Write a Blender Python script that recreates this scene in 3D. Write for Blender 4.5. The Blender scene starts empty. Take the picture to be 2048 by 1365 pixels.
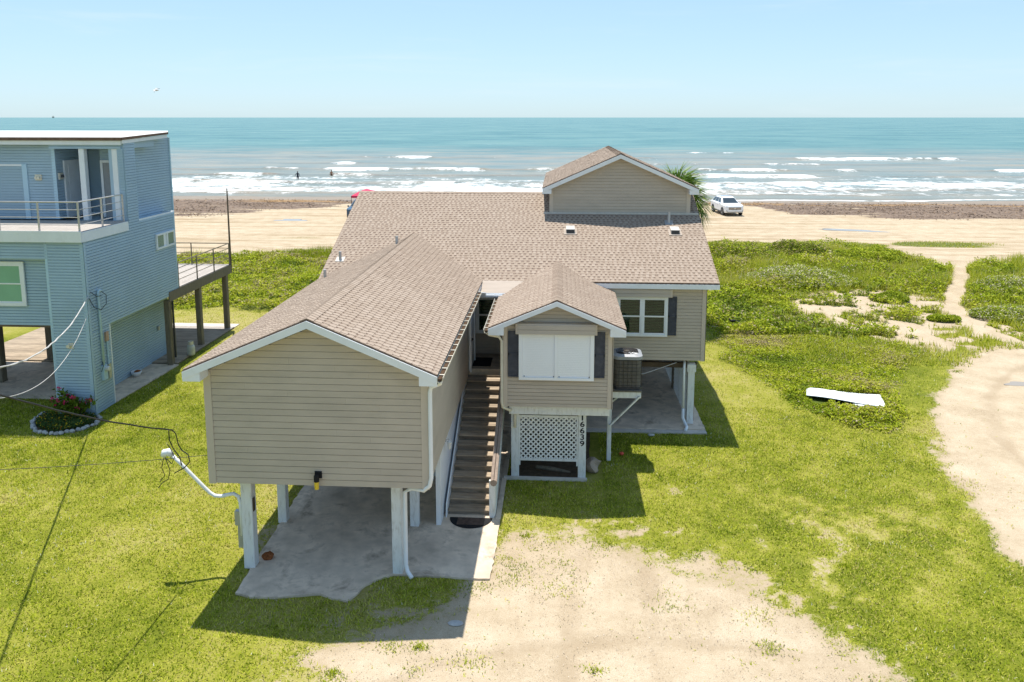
import bpy, bmesh, math, random
import numpy as np
from mathutils import Vector, Matrix, Quaternion

random.seed(7)
RNG = np.random.default_rng(11)
scene = bpy.context.scene
COL = scene.collection

# ------------------------------------------------------------------ camera
CAM_H = 9.75
cd = bpy.data.cameras.new('camera')
cam = bpy.data.objects.new('camera', cd)
COL.objects.link(cam)
cd.sensor_width = 36.0
cd.lens = 1573.624 / 2048.0 * 36.0
cd.shift_x = 0.0
cd.shift_y = -(682.5 - 462.84) / 2048.0
cd.clip_start = 0.1
cd.clip_end = 60000.0
PITCH = 0.143788
YAW = 0.061
cam.location = (0, 0, CAM_H)
cam.rotation_euler = (math.pi / 2 - PITCH, 0, YAW)
scene.camera = cam

# ------------------------------------------------------------------ sky and sun
SUN_V = Vector((0.108, -0.269, -1.0)).normalized()        # the way the light travels
world = bpy.data.worlds.new('World')
scene.world = world
world.use_nodes = True
wn = world.node_tree
wn.nodes.clear()
sky = wn.nodes.new('ShaderNodeTexSky')
sky.sky_type = 'NISHITA'
sky.sun_disc = False
sky.sun_elevation = math.asin(-SUN_V.z)
sky.sun_rotation = math.atan2(-SUN_V.x, -SUN_V.y)
sky.altitude = 0.0
sky.air_density = 1.0
sky.dust_density = 0.3
sky.ozone_density = 1.6
bg = wn.nodes.new('ShaderNodeBackground')
bg.inputs['Strength'].default_value = 0.15
wo = wn.nodes.new('ShaderNodeOutputWorld')
sgam = wn.nodes.new('ShaderNodeGamma'); sgam.inputs['Gamma'].default_value = 0.45     # flattens the bright horizon band evenly over the whole dome
stint = wn.nodes.new('ShaderNodeMix'); stint.data_type = 'RGBA'; stint.blend_type = 'MULTIPLY'
stint.inputs[0].default_value = 1.0; stint.inputs[7].default_value = (1.27, 1.64, 2.00, 1.0)
wn.links.new(sky.outputs[0], sgam.inputs[0]); wn.links.new(sgam.outputs[0], stint.inputs[6])
# thin high cloud over the whole dome
wtc = wn.nodes.new('ShaderNodeTexCoord'); wmp = wn.nodes.new('ShaderNodeMapping'); wmp.inputs['Scale'].default_value = (2.2, 2.2, 22.0)
wnz = wn.nodes.new('ShaderNodeTexNoise'); wnz.inputs['Scale'].default_value = 1.6; wnz.inputs['Detail'].default_value = 6.0; wnz.inputs['Roughness'].default_value = 0.6; wnz.inputs['Distortion'].default_value = 0.5
wrp = wn.nodes.new('ShaderNodeMapRange'); wrp.interpolation_type = 'SMOOTHSTEP'
for kk, vv in (('From Min', 0.5), ('From Max', 0.85), ('To Min', 0.0), ('To Max', 0.38)): wrp.inputs[kk].default_value = vv
wmx = wn.nodes.new('ShaderNodeMix'); wmx.data_type = 'RGBA'; wmx.inputs[7].default_value = (3.6, 4.2, 4.5, 1.0)
wn.links.new(wtc.outputs['Generated'], wmp.inputs[0]); wn.links.new(wmp.outputs[0], wnz.inputs['Vector']); wn.links.new(wnz.outputs['Fac'], wrp.inputs['Value'])
wn.links.new(wrp.outputs[0], wmx.inputs[0]); wn.links.new(stint.outputs[2], wmx.inputs[6])
wn.links.new(wmx.outputs[2], bg.inputs[0])
wn.links.new(bg.outputs[0], wo.inputs[0])

sl = bpy.data.lights.new('sun', 'SUN')
sl.energy = 4.5
sl.angle = math.radians(0.5)
sl.color = (1.0, 0.955, 0.88)
sun = bpy.data.objects.new('sun', sl)
COL.objects.link(sun)
sun.location = (-10, 40, 60)
sun.rotation_mode = 'QUATERNION'
sun.rotation_quaternion = SUN_V.to_track_quat('-Z', 'Y')

scene.view_settings.view_transform = 'Standard'
scene.view_settings.look = 'None'
scene.view_settings.exposure = 0.6
scene.view_settings.gamma = 1.0
scene.render.film_transparent = False
scene.cycles.max_bounces = 8
scene.cycles.diffuse_bounces = 4
scene.cycles.glossy_bounces = 3
scene.cycles.transparent_max_bounces = 12
scene.cycles.transmission_bounces = 6
scene.cycles.use_denoising = True

# ------------------------------------------------------------------ helpers: noise
_LAT = np.random.default_rng(3).random((512, 512))
def vnoise(x, y):
    xi = np.floor(x).astype(np.int64); yi = np.floor(y).astype(np.int64)
    fx = x - xi; fy = y - yi
    fx = fx * fx * (3 - 2 * fx); fy = fy * fy * (3 - 2 * fy)
    a = _LAT[xi & 511, yi & 511]; b = _LAT[(xi + 1) & 511, yi & 511]
    c = _LAT[xi & 511, (yi + 1) & 511]; d = _LAT[(xi + 1) & 511, (yi + 1) & 511]
    return (a * (1 - fx) + b * fx) * (1 - fy) + (c * (1 - fx) + d * fx) * fy
def fbm(x, y, o=4):
    x = np.asarray(x, float); y = np.asarray(y, float)
    s = 0; a = 0.5; t = 0
    for i in range(o):
        s = s + a * vnoise(x * 2 ** i + 17.3 * i, y * 2 ** i + 9.1 * i); t += a; a *= 0.5
    return s / t
def sstep(a, b, x):
    t = np.clip((x - a) / (b - a), 0, 1)
    return t * t * (3 - 2 * t)
def sdf_poly(x, y, P):
    """signed distance, negative inside"""
    x = np.asarray(x, float); y = np.asarray(y, float)
    d = np.full(x.shape, 1e18); s = np.ones(x.shape)
    n = len(P)
    for i in range(n):
        ax, ay = P[i]; bx, by = P[i - 1]
        ex, ey = bx - ax, by - ay
        wx, wy = x - ax, y - ay
        t = np.clip((wx * ex + wy * ey) / (ex * ex + ey * ey), 0, 1)
        d = np.minimum(d, (wx - ex * t) ** 2 + (wy - ey * t) ** 2)
        c1 = y >= ay; c2 = y < by; c3 = ex * wy > ey * wx
        f = (c1 & c2 & c3) | (~c1 & ~c2 & ~c3)
        s = np.where(f, -s, s)
    return s * np.sqrt(d)

# ------------------------------------------------------------------ helpers: objects
def origin(o):
    v = Vector((0, 0, 0))
    while o is not None:
        v += Vector(o.location); o = o.parent
    return v
def tag(o, label=None, cat=None, group=None, kind=None):
    if label: o['label'] = label
    if cat: o['category'] = cat
    if group: o['group'] = group
    if kind: o['kind'] = kind
    return o
def thing(name, loc, label, cat, group=None):
    o = bpy.data.objects.new(name, None)
    o.empty_display_size = 0.2
    COL.objects.link(o); o.location = loc
    return tag(o, label, cat, group)
def link_mesh(name, me, parent=None, loc=None):
    o = bpy.data.objects.new(name, me)
    COL.objects.link(o)
    if parent is not None: o.parent = parent
    if loc is not None: o.location = loc
    return o
def copy_tree(o, parent=None):
    c = o.copy(); COL.objects.link(c)
    c.parent = parent
    for ch in list(o.children): copy_tree(ch, c)
    return c

class MB:
    """collects faces in world coordinates, build() links them as one mesh object"""
    def __init__(s): s.v = []; s.f = []; s.t = []; s.sm = False; s.tint = None
    def face(s, pts, t=None):
        n = len(s.v); s.v.extend([tuple(p) for p in pts]); s.f.append(tuple(range(n, n + len(pts))))
        s.t.append(0.5 if t is None else t)
    def hexa(s, p, t=None):
        n = len(s.v); s.v.extend([tuple(q) for q in p])
        for f in ((0, 3, 2, 1), (4, 5, 6, 7), (0, 1, 5, 4), (1, 2, 6, 5), (2, 3, 7, 6), (3, 0, 4, 7)):
            s.f.append(tuple(n + i for i in f)); s.t.append(0.5 if t is None else t)
        return s
    def box(s, x0, x1, y0, y1, z0, z1, t=None):
        return s.hexa([(x0, y0, z0), (x1, y0, z0), (x1, y1, z0), (x0, y1, z0), (x0, y0, z1), (x1, y0, z1), (x1, y1, z1), (x0, y1, z1)], t)
    def obox(s, c, ax, ay, az, t=None):
        """centre and three half-axis vectors"""
        c = Vector(c); ax = Vector(ax); ay = Vector(ay); az = Vector(az)
        return s.hexa([c - ax - ay - az, c + ax - ay - az, c + ax + ay - az, c - ax + ay - az,
                       c - ax - ay + az, c + ax - ay + az, c + ax + ay + az, c - ax + ay + az], t)
    def bar(s, a, b, w, h, up=(0, 0, 1), t=None):
        """square bar from a to b, width w sideways, h along up"""
        a = Vector(a); b = Vector(b); d = (b - a); L = d.length; d.normalize()
        up = Vector(up); side = d.cross(up)
        if side.length < 1e-4: side = d.cross(Vector((1, 0, 0)))
        side.normalize(); u = side.cross(d).normalized()
        return s.obox((a + b) / 2, d * (L / 2), side * (w / 2), u * (h / 2), t)
    def tube(s, pts, r, n=8, cap=True, t=None):
        pts = [Vector(p) for p in pts]; rs = r if hasattr(r, '__len__') else [r] * len(pts)
        prev = None; base = len(s.v)
        for i, p in enumerate(pts):
            d = (pts[min(i + 1, len(pts) - 1)] - pts[max(i - 1, 0)]).normalized()
            if prev is None:
                u = d.cross(Vector((0, 0, 1)))
                if u.length < 1e-3: u = d.cross(Vector((1, 0, 0)))
            else:
                u = prev - d * prev.dot(d)
            u.normalize(); prev = u; w = d.cross(u)
            for k in range(n):
                a = 2 * math.pi * k / n
                s.v.append(tuple(p + (u * math.cos(a) + w * math.sin(a)) * rs[i]))
        for i in range(len(pts) - 1):
            for k in range(n):
                a = base + i * n + k; b = base + i * n + (k + 1) % n
                s.f.append((a, b, b + n, a + n)); s.t.append(0.5 if t is None else t)
        if cap:
            s.f.append(tuple(base + k for k in reversed(range(n)))); s.t.append(0.5)
            e = base + (len(pts) - 1) * n
            s.f.append(tuple(e + k for k in range(n))); s.t.append(0.5)
        return s
    def lathe(s, c, prof, n=20, axis='z', t=None):
        """prof: list of (radius, height)"""
        c = Vector(c); base = len(s.v)
        for (r, h) in prof:
            for k in range(n):
                a = 2 * math.pi * k / n
                q = {'z': (r * math.cos(a), r * math.sin(a), h), 'x': (h, r * math.cos(a), r * math.sin(a)), 'y': (r * math.sin(a), h, r * math.cos(a))}[axis]
                s.v.append(tuple(c + Vector(q)))
        for i in range(len(prof) - 1):
            for k in range(n):
                a = base + i * n + k; b = base + i * n + (k + 1) % n
                s.f.append((a, b, b + n, a + n)); s.t.append(0.5 if t is None else t)
        return s
    def prism(s, poly, d, t=None):
        """poly: 3d points, extruded by vector d"""
        d = Vector(d); n = len(poly); b = len(s.v)
        s.v.extend([tuple(p) for p in poly]); s.v.extend([tuple(Vector(p) + d) for p in poly])
        s.f.append(tuple(b + i for i in reversed(range(n)))); s.f.append(tuple(b + n + i for i in range(n)))
        for i in range(n):
            j = (i + 1) % n; s.f.append((b + i, b + j, b + n + j, b + n + i))
        s.t.extend([0.5 if t is None else t] * (n + 2))
        return s
    def ball(s, c, r, n=10, m=6, t=None):
        r3 = r if hasattr(r, '__len__') else (r, r, r)
        base = len(s.v)
        for i in range(m + 1):
            ph = math.pi * i / m
            for k in range(n):
                a = 2 * math.pi * k / n
                s.v.append((c[0] + r3[0] * math.sin(ph) * math.cos(a), c[1] + r3[1] * math.sin(ph) * math.sin(a), c[2] + r3[2] * math.cos(ph)))
        for i in range(m):
            for k in range(n):
                a = base + i * n + k; b = base + i * n + (k + 1) % n
                s.f.append((a, a + n, b + n, b)); s.t.append(0.5 if t is None else t)
        return s
    def mesh(s, name, mat, off=(0, 0, 0), smooth=False, tint=False):
        me = bpy.data.meshes.new(name)
        v = np.array(s.v, dtype=float).reshape(-1, 3) - np.array(off)
        me.from_pydata(v.tolist(), [], s.f)
        if mat: me.materials.append(mat)
        if tint:
            a = me.attributes.new('tint', 'FLOAT', 'FACE')
            a.data.foreach_set('value', np.array(s.t, dtype=np.float32))
        if smooth: me.polygons.foreach_set('use_smooth', [True] * len(me.polygons))
        me.update()
        return me
    def build(s, name, mat, parent=None, smooth=False, tint=False, bevel=0.0, normals=True):
        off = origin(parent)
        me = s.mesh(name, mat, off, smooth, tint)
        if normals:
            bm = bmesh.new(); bm.from_mesh(me); bmesh.ops.remove_doubles(bm, verts=bm.verts, dist=1e-5)
            bmesh.ops.recalc_face_normals(bm, faces=bm.faces)
            if bevel > 0:
                ed = [e for e in bm.edges if len(e.link_faces) == 2 and e.calc_face_angle(0) > 0.6]
                bmesh.ops.bevel(bm, geom=ed, offset=bevel, segments=1, affect='EDGES', clamp_overlap=True)
            bm.to_mesh(me); bm.free()
        return link_mesh(name, me, parent)

def tri_cloud(name, V, tint, mat, parent=None, n=3, kind='stuff', loc_off=None):
    """V: (k,n,3) separate polygons in world coordinates; tint: (k,)"""
    k = V.shape[0]
    off = np.array(origin(parent)) if parent is not None else np.zeros(3)
    me = bpy.data.meshes.new(name)
    me.vertices.add(k * n); me.vertices.foreach_set('co', (V - off).reshape(-1).astype(np.float32))
    me.loops.add(k * n); me.loops.foreach_set('vertex_index', np.arange(k * n, dtype=np.int32))
    me.polygons.add(k); me.polygons.foreach_set('loop_start', np.arange(0, k * n, n, dtype=np.int32))
    try: me.polygons.foreach_set('loop_total', np.full(k, n, dtype=np.int32))
    except Exception: pass
    a = me.attributes.new('tint', 'FLOAT', 'FACE'); a.data.foreach_set('value', tint.astype(np.float32))
    me.materials.append(mat)
    me.update(calc_edges=True); me.validate()
    o = link_mesh(name, me, parent)
    if kind: o['kind'] = kind
    return o

# ------------------------------------------------------------------ helpers: materials
class NT:
    def __init__(s, name):
        s.m = bpy.data.materials.new(name); s.m.use_nodes = True; s.t = s.m.node_tree; s.t.nodes.clear()
        s.out = s.n('ShaderNodeOutputMaterial')
    def n(s, typ, **kw):
        x = s.t.nodes.new(typ)
        for k, v in kw.items():
            if k.startswith('i_'): x.inputs[k[2:]].default_value = v
            else: setattr(x, k, v)
        return x
    def l(s, a, b): s.t.links.new(a, b)
    def coord(s, scale=(1, 1, 1), kind='Object'):
        tc = s.n('ShaderNodeTexCoord'); mp = s.n('ShaderNodeMapping')
        mp.inputs['Scale'].default_value = scale
        s.l(tc.outputs[kind], mp.inputs['Vector']); return mp.outputs[0]
    def noise(s, vec, scale, detail=4, rough=0.55, dist=0.0):
        x = s.n('ShaderNodeTexNoise'); x.inputs['Scale'].default_value = scale; x.inputs['Detail'].default_value = detail
        x.inputs['Roughness'].default_value = rough; x.inputs['Distortion'].default_value = dist
        if vec is not None: s.l(vec, x.inputs['Vector'])
        return x.outputs['Fac']
    def ramp(s, fac, stops, interp='LINEAR'):
        r = s.n('ShaderNodeValToRGB'); cr = r.color_ramp; cr.interpolation = interp
        while len(cr.elements) < len(stops): cr.elements.new(0.5)
        for e, (p, c) in zip(cr.elements, stops):
            e.position = p; e.color = c if len(c) == 4 else (*c, 1)
        s.l(fac, r.inputs[0]); return r.outputs[0]
    def math(s, op, a, b=None, clamp=False):
        x = s.n('ShaderNodeMath', operation=op); x.use_clamp = clamp
        for i, q in enumerate((a, b)):
            if q is None: continue
            if isinstance(q, (int, float)): x.inputs[i].default_value = q
            else: s.l(q, x.inputs[i])
        return x.outputs[0]
    def mix(s, fac, a, b, mode='MIX'):
        x = s.n('ShaderNodeMix', data_type='RGBA', blend_type=mode)
        for k, q in ((0, fac), (6, a), (7, b)):
            if isinstance(q, (int, float)): x.inputs[k].default_value = q
            elif isinstance(q, tuple): x.inputs[k].default_value = q if len(q) == 4 else (*q, 1)
            else: s.l(q, x.inputs[k])
        return x.outputs[2]
    def attr(s, name, out='Fac'):
        a = s.n('ShaderNodeAttribute', attribute_name=name); return a.outputs[out]
    def bsdf(s, color=None, rough=0.6, spec=0.3, bump=None, bstr=0.3, bdist=0.01, metal=0.0):
        b = s.n('ShaderNodeBsdfPrincipled')
        if color is not None:
            if isinstance(color, tuple): b.inputs['Base Color'].default_value = color if len(color) == 4 else (*color, 1)
            else: s.l(color, b.inputs['Base Color'])
        if isinstance(rough, (int, float)): b.inputs['Roughness'].default_value = rough
        else: s.l(rough, b.inputs['Roughness'])
        b.inputs['Specular IOR Level'].default_value = spec
        b.inputs['Metallic'].default_value = metal
        if bump is not None:
            bp = s.n('ShaderNodeBump'); bp.inputs['Strength'].default_value = bstr; bp.inputs['Distance'].default_value = bdist
            s.l(bump, bp.inputs['Height']); s.l(bp.outputs[0], b.inputs['Normal'])
        s.l(b.outputs[0], s.out.inputs['Surface'])
        return b

def mat_plain(name, c, rough=0.55, var=0.12, scale=6.0, spec=0.3, bstr=0.12, metal=0.0, fine=60.0, stain=None, stretch=(1, 1, 1), objvar=0.0):
    k = NT(name); v = k.coord(stretch)
    n1 = k.noise(v, scale, 5, 0.6); n2 = k.noise(v, fine, 3, 0.6)
    lo = tuple(max(0, x * (1 - var)) for x in c); hi = tuple(min(1, x * (1 + var)) for x in c)
    col = k.ramp(n1, [(0.3, lo), (0.7, hi)])
    if stain:
        sc, amt, scl = stain
        st = k.ramp(k.noise(k.coord(stretch), scl, 6, 0.65, 0.4), [(0.52, (0, 0, 0)), (0.72, (1, 1, 1))])
        col = k.mix(k.math('MULTIPLY', st, amt), col, sc)
    if objvar > 0:
        oi = k.n('ShaderNodeObjectInfo')
        hs = k.n('ShaderNodeHueSaturation')
        k.l(k.math('ADD', k.math('MULTIPLY', oi.outputs['Random'], 2 * objvar), 1 - objvar), hs.inputs['Value'])
        k.l(col, hs.inputs['Color']); col = hs.outputs[0]
    k.bsdf(col, rough, spec, n2, bstr, 0.004, metal)
    return k.m
def mat_tint(name, stops, rough=0.8, spec=0.2, nscale=40, namt=0.18, bstr=0.2, transl=0.0, objrnd=0.0):
    """colour by the per-face tint"""
    k = NT(name); t = k.attr('tint'); v = k.coord()
    n1 = k.noise(v, nscale, 3, 0.6)
    f = k.math('ADD', t, k.math('MULTIPLY', k.math('SUBTRACT', n1, 0.5), namt))
    if objrnd > 0:
        oi = k.n('ShaderNodeObjectInfo')
        f = k.math('ADD', f, k.math('MULTIPLY', k.math('SUBTRACT', oi.outputs['Random'], 0.5), objrnd))
    col = k.ramp(f, stops)
    b = k.bsdf(col, rough, spec, n1 if bstr > 0 else None, bstr, 0.004)
    if transl > 0:
        tr = k.n('ShaderNodeBsdfTranslucent'); k.l(col, tr.inputs['Color'])
        mx = k.n('ShaderNodeMixShader'); mx.inputs[0].default_value = transl
        k.l(b.outputs[0], mx.inputs[1]); k.l(tr.outputs[0], mx.inputs[2]); k.l(mx.outputs[0], k.out.inputs['Surface'])
    return k.m

M = {}
M['vinyl'] = mat_plain('vinyl_taupe', (0.46, 0.395, 0.318), 0.55, 0.06, 1.2, 0.3, 0.05, stain=((0.36, 0.315, 0.255, 1), 0.55, 0.8), stretch=(1, 1, 3), objvar=0.03)
M['vinyl_trim'] = mat_plain('vinyl_trim', (0.51, 0.44, 0.36), 0.5, 0.05, 1.5, 0.3, 0.04)
M['white'] = mat_plain('white_paint', (0.74, 0.76, 0.77), 0.5, 0.04, 2.0, 0.35, 0.06, stain=((0.55, 0.54, 0.5, 1), 0.25, 3.0))
M['white_wood'] = mat_plain('white_painted_wood', (0.70, 0.71, 0.69), 0.6, 0.06, 3.0, 0.25, 0.2, stain=((0.36, 0.33, 0.27, 1), 0.55, 5.0), stretch=(3, 3, 0.8))
M['cream'] = mat_plain('cream_gutter', (0.66, 0.61, 0.49), 0.45, 0.06, 3.0, 0.35, 0.05, stain=((0.35, 0.28, 0.2, 1), 0.3, 4.0))
M['roller'] = mat_plain('roller_shutter', (0.80, 0.82, 0.83), 0.4, 0.02, 1.0, 0.35, 0.02)
M['shutter'] = mat_plain('navy_shutter', (0.045, 0.05, 0.068), 0.55, 0.2, 6.0, 0.3, 0.1, stain=((0.1, 0.1, 0.11, 1), 0.4, 6.0))
M['weathered'] = mat_plain('weathered_wood', (0.36, 0.285, 0.205), 0.85, 0.3, 3.0, 0.15, 0.5, stain=((0.13, 0.105, 0.075, 1), 0.6, 2.5), stretch=(0.7, 6, 6), objvar=0.18)
M['riser'] = mat_plain('dark_riser_wood', (0.21, 0.175, 0.135), 0.9, 0.3, 3.0, 0.1, 0.5, stain=((0.045, 0.048, 0.025, 1), 0.8, 2.2), stretch=(0.7, 6, 3), objvar=0.22)  # darker than the tread wood, with near-black olive blotches
M['rail_wood'] = mat_plain('handrail_wood', (0.30, 0.23, 0.18), 0.8, 0.2, 4.0, 0.15, 0.4, stretch=(6, 1, 6))
M['dark_wood'] = mat_plain('dark_beam', (0.10, 0.075, 0.055), 0.9, 0.25, 3.0, 0.1, 0.4)
M['grey_wood'] = mat_plain('grey_piling', (0.20, 0.17, 0.125), 0.9, 0.3, 4.0, 0.1, 0.6, stain=((0.08, 0.065, 0.05, 1), 0.6, 4.0), stretch=(5, 5, 0.6))
M['deck'] = mat_plain('bleached_deck', (0.40, 0.36, 0.32), 0.8, 0.12, 3.0, 0.15, 0.3, stretch=(3, 0.7, 1), objvar=0.08)
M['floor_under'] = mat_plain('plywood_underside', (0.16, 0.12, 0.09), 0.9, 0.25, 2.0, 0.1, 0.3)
M['concrete'] = mat_plain('concrete', (0.64, 0.52, 0.395), 0.9, 0.3, 1.3, 0.12, 0.5, fine=45, stain=((0.17, 0.13, 0.095, 1), 0.85, 1.3))
M['concrete_edge'] = mat_plain('pale_concrete', (0.55, 0.50, 0.44), 0.9, 0.15, 2.0, 0.15, 0.3)
M['black'] = mat_plain('black_rubber', (0.014, 0.014, 0.015), 0.8, 0.2, 10, 0.2, 0.4)
M['metal'] = mat_plain('galvanised', (0.42, 0.43, 0.44), 0.45, 0.1, 8, 0.5, 0.05, 0.5)
M['steel_rail'] = mat_plain('steel_rail', (0.50, 0.47, 0.44), 0.4, 0.1, 8, 0.5, 0.05, 0.4)
M['dark_metal'] = mat_plain('dark_metal', (0.05, 0.05, 0.055), 0.5, 0.2, 8, 0.4, 0.1, 0.3)
M['blue_trim'] = mat_plain('pale_blue_trim', (0.42, 0.58, 0.68), 0.5, 0.05, 2, 0.3, 0.05)
M['blue'] = mat_plain('blue_vinyl', (0.355, 0.475, 0.565), 0.55, 0.07, 1.0, 0.3, 0.05, stain=((0.36, 0.47, 0.49, 1), 0.35, 0.7))
M['blue_shutter'] = mat_plain('blue_roller', (0.30, 0.41, 0.49), 0.45, 0.04, 1.0, 0.35, 0.04)
M['interior'] = mat_plain('dark_interior', (0.035, 0.035, 0.034), 0.9, 0.2, 2, 0.1, 0.0)
M['blind'] = mat_plain('window_blind', (0.26, 0.32, 0.22), 0.6, 0.05, 2, 0.2, 0.0)
M['green_curtain'] = mat_plain('green_curtain', (0.36, 0.66, 0.44), 0.7, 0.08, 2, 0.2, 0.0)
M['brown_roof_edge'] = mat_plain('brown_roof_edge', (0.17, 0.105, 0.075), 0.8, 0.3, 4, 0.15, 0.2)
M['membrane'] = mat_plain('white_membrane', (0.60, 0.58, 0.55), 0.7, 0.06, 1.2, 0.2, 0.1)
M['awning'] = mat_plain('beige_roll_roofing', (0.40, 0.335, 0.275), 0.85, 0.07, 2.5, 0.15, 0.3, stain=((0.3, 0.25, 0.2, 1), 0.3, 2.0), stretch=(0.5, 3, 1))
M['yellow'] = mat_plain('yellow_lamp', (0.68, 0.47, 0.03), 0.4, 0.05, 6, 0.4, 0.0)
M['litter'] = mat_plain('leaf_litter', (0.085, 0.055, 0.035), 0.95, 0.4, 14, 0.05, 0.6)
M['guard'] = mat_plain('brown_wire', (0.07, 0.06, 0.05), 0.6, 0.2, 10, 0.3, 0.1)
M['rust'] = mat_plain('rust', (0.23, 0.08, 0.03), 0.9, 0.35, 12, 0.1, 0.4)
M['red'] = mat_plain('red_plastic', (0.62, 0.09, 0.05), 0.5, 0.1, 6, 0.3, 0.1)
M['bark'] = mat_plain('palm_bark', (0.16, 0.12, 0.085), 0.95, 0.3, 6, 0.1, 0.8)
M['stone'] = mat_plain('pale_stone', (0.40, 0.39, 0.37), 0.85, 0.15, 6, 0.2, 0.4, objvar=0.12)
M['soil'] = mat_plain('dark_soil', (0.10, 0.072, 0.048), 0.95, 0.3, 8, 0.1, 0.6)
M['cable_white'] = mat_plain('pale_cable', (0.50, 0.48, 0.45), 0.6, 0.15, 20, 0.3, 0.2)
M['cable'] = mat_plain('black_cable', (0.03, 0.03, 0.03), 0.6, 0.1, 20, 0.3, 0.1)
M['ac_grey'] = mat_plain('condenser_lid', (0.30, 0.31, 0.32), 0.45, 0.06, 5, 0.4, 0.05, stain=((0.3, 0.2, 0.14, 1), 0.45, 5.0))
M['ac_coil'] = mat_plain('condenser_coil', (0.125, 0.115, 0.10), 0.75, 0.3, 3, 0.3, 0.4, stain=((0.06, 0.04, 0.03, 1), 0.6, 3.0))
M['paint_white'] = mat_plain('car_white', (0.80, 0.81, 0.82), 0.2, 0.01, 1, 0.5, 0.0)
M['paint_blue'] = mat_plain('car_blue', (0.03, 0.075, 0.13), 0.2, 0.05, 1, 0.5, 0.0)
M['car_glass'] = mat_plain('car_glass', (0.03, 0.045, 0.055), 0.06, 0.05, 1, 0.6, 0.0)
M['chrome'] = mat_plain('chrome', (0.7, 0.7, 0.72), 0.15, 0.03, 3, 0.5, 0.0, 1.0)
M['lamp_glass'] = mat_plain('lamp_glass', (0.55, 0.56, 0.55), 0.2, 0.05, 3, 0.5, 0.0)
M['canopy_red'] = mat_plain('red_canopy', (0.66, 0.035, 0.10), 0.7, 0.06, 2, 0.2, 0.1)
M['canopy_white'] = mat_plain('white_canopy', (0.78, 0.74, 0.68), 0.7, 0.05, 2, 0.2, 0.1)
M['skin'] = mat_plain('skin', (0.34, 0.16, 0.085), 0.6, 0.08, 6, 0.3, 0.05)
M['dark_cloth'] = mat_plain('dark_swimwear', (0.015, 0.018, 0.03), 0.7, 0.2, 6, 0.2, 0.1)
M['brown_cloth'] = mat_plain('brown_swimwear', (0.10, 0.045, 0.015), 0.7, 0.2, 6, 0.2, 0.1)
M['feather'] = mat_plain('gull_feather', (0.52, 0.52, 0.51), 0.7, 0.1, 8, 0.2, 0.1)
M['feather_black'] = mat_plain('black_feather', (0.012, 0.012, 0.014), 0.6, 0.2, 8, 0.3, 0.1)
M['cloth'] = mat_plain('canvas_tan', (0.36, 0.28, 0.21), 0.9, 0.15, 4, 0.1, 0.5)
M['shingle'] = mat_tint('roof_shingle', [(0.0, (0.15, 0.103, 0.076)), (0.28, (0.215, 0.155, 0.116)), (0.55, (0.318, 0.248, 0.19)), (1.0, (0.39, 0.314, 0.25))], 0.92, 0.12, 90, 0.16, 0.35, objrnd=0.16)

def mat_glass():
    k = NT('window_glass')
    g = k.n('ShaderNodeBsdfGlossy'); g.inputs['Roughness'].default_value = 0.02; g.inputs['Color'].default_value = (0.95, 1, 0.97, 1)
    t = k.n('ShaderNodeBsdfTransparent'); t.inputs['Color'].default_value = (0.62, 0.72, 0.62, 1)
    fr = k.n('ShaderNodeFresnel'); fr.inputs['IOR'].default_value = 1.5
    mx = k.n('ShaderNodeMixShader'); k.l(k.math('ADD', k.math('MULTIPLY', fr.outputs[0], 0.45), 0.005), mx.inputs[0])
    k.l(t.outputs[0], mx.inputs[1]); k.l(g.outputs[0], mx.inputs[2]); k.l(mx.outputs[0], k.out.inputs['Surface'])
    return k.m
M['glass'] = mat_glass()
M['green_pane'] = mat_plain('green_pane', (0.22, 0.43, 0.29), 0.12, 0.06, 1.5, 0.4, 0.0)
# ------------------------------------------------------------------ ground layout (world metres)
DRIVE = [(-1.25, 15.3), (-1.05, 16.3), (-0.6, 17.0), (0.42, 17.3), (1.55, 16.85), (2.36, 16.15), (3.59, 16.3), (4.2, 15.5), (4.6, 14.5), (5.4, 13.65), (5.95, 12.8), (6.5, 10), (5, 2), (-9, 2), (-5.4, 11), (-4.3, 12.2), (-4.1, 13.0), (-2.9, 13.5), (-1.75, 14.6)]
ROAD = [(24, 33.6), (19.7, 33.6), (18.2, 33.4), (16.1, 31.3), (14.0, 28.8), (12.0, 24.9), (11.15, 22.5), (10.85, 20.0), (10.55, 18.2), (10.45, 17.0), (10.6, 14), (11.2, 8), (12, -10), (26, -10), (28, 20), (27, 31)]
PATH = [(26.5, 52.5), (25.4, 50.7), (24.2, 48.2), (22.2, 44.5), (20.6, 41.7), (19.5, 38.5), (19.6, 36), (20.4, 33.5)]
SLABHOLE = [(-6.75, 14.6), (-4.2, 14.5), (-3.5, 15.5), (-1.4, 15.4), (-1.4, 24), (4.6, 23.9), (4.6, 34), (-7.3, 34), (-6.75, 20)]
BEACH_X = [-400, -60, -22, -17, -8, 5, 11.5, 18, 22, 24.2, 25.6, 31, 60, 400]
BEACH_Y = [53, 52, 52.3, 54.5, 56, 58, 58.6, 59, 57, 50.2, 51, 54.5, 56, 56]
WR_X = [-400, -60, -37, -31, -24, -5, 12, 20.5, 24.2, 32.6, 43.5, 80, 400]
WR_Y = [73, 72, 72.8, 79, 86.5, 89, 88.5, 89, 80.5, 77, 76, 75, 75]
def poly_dist(x, y, P):
    d = np.full(np.shape(x), 1e9)
    for (ax, ay), (bx, by) in zip(P[:-1], P[1:]):
        ex, ey = bx - ax, by - ay
        t = np.clip(((x - ax) * ex + (y - ay) * ey) / (ex * ex + ey * ey), 0, 1)
        d = np.minimum(d, np.hypot(x - ax - ex * t, y - ay - ey * t))
    return d
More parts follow.
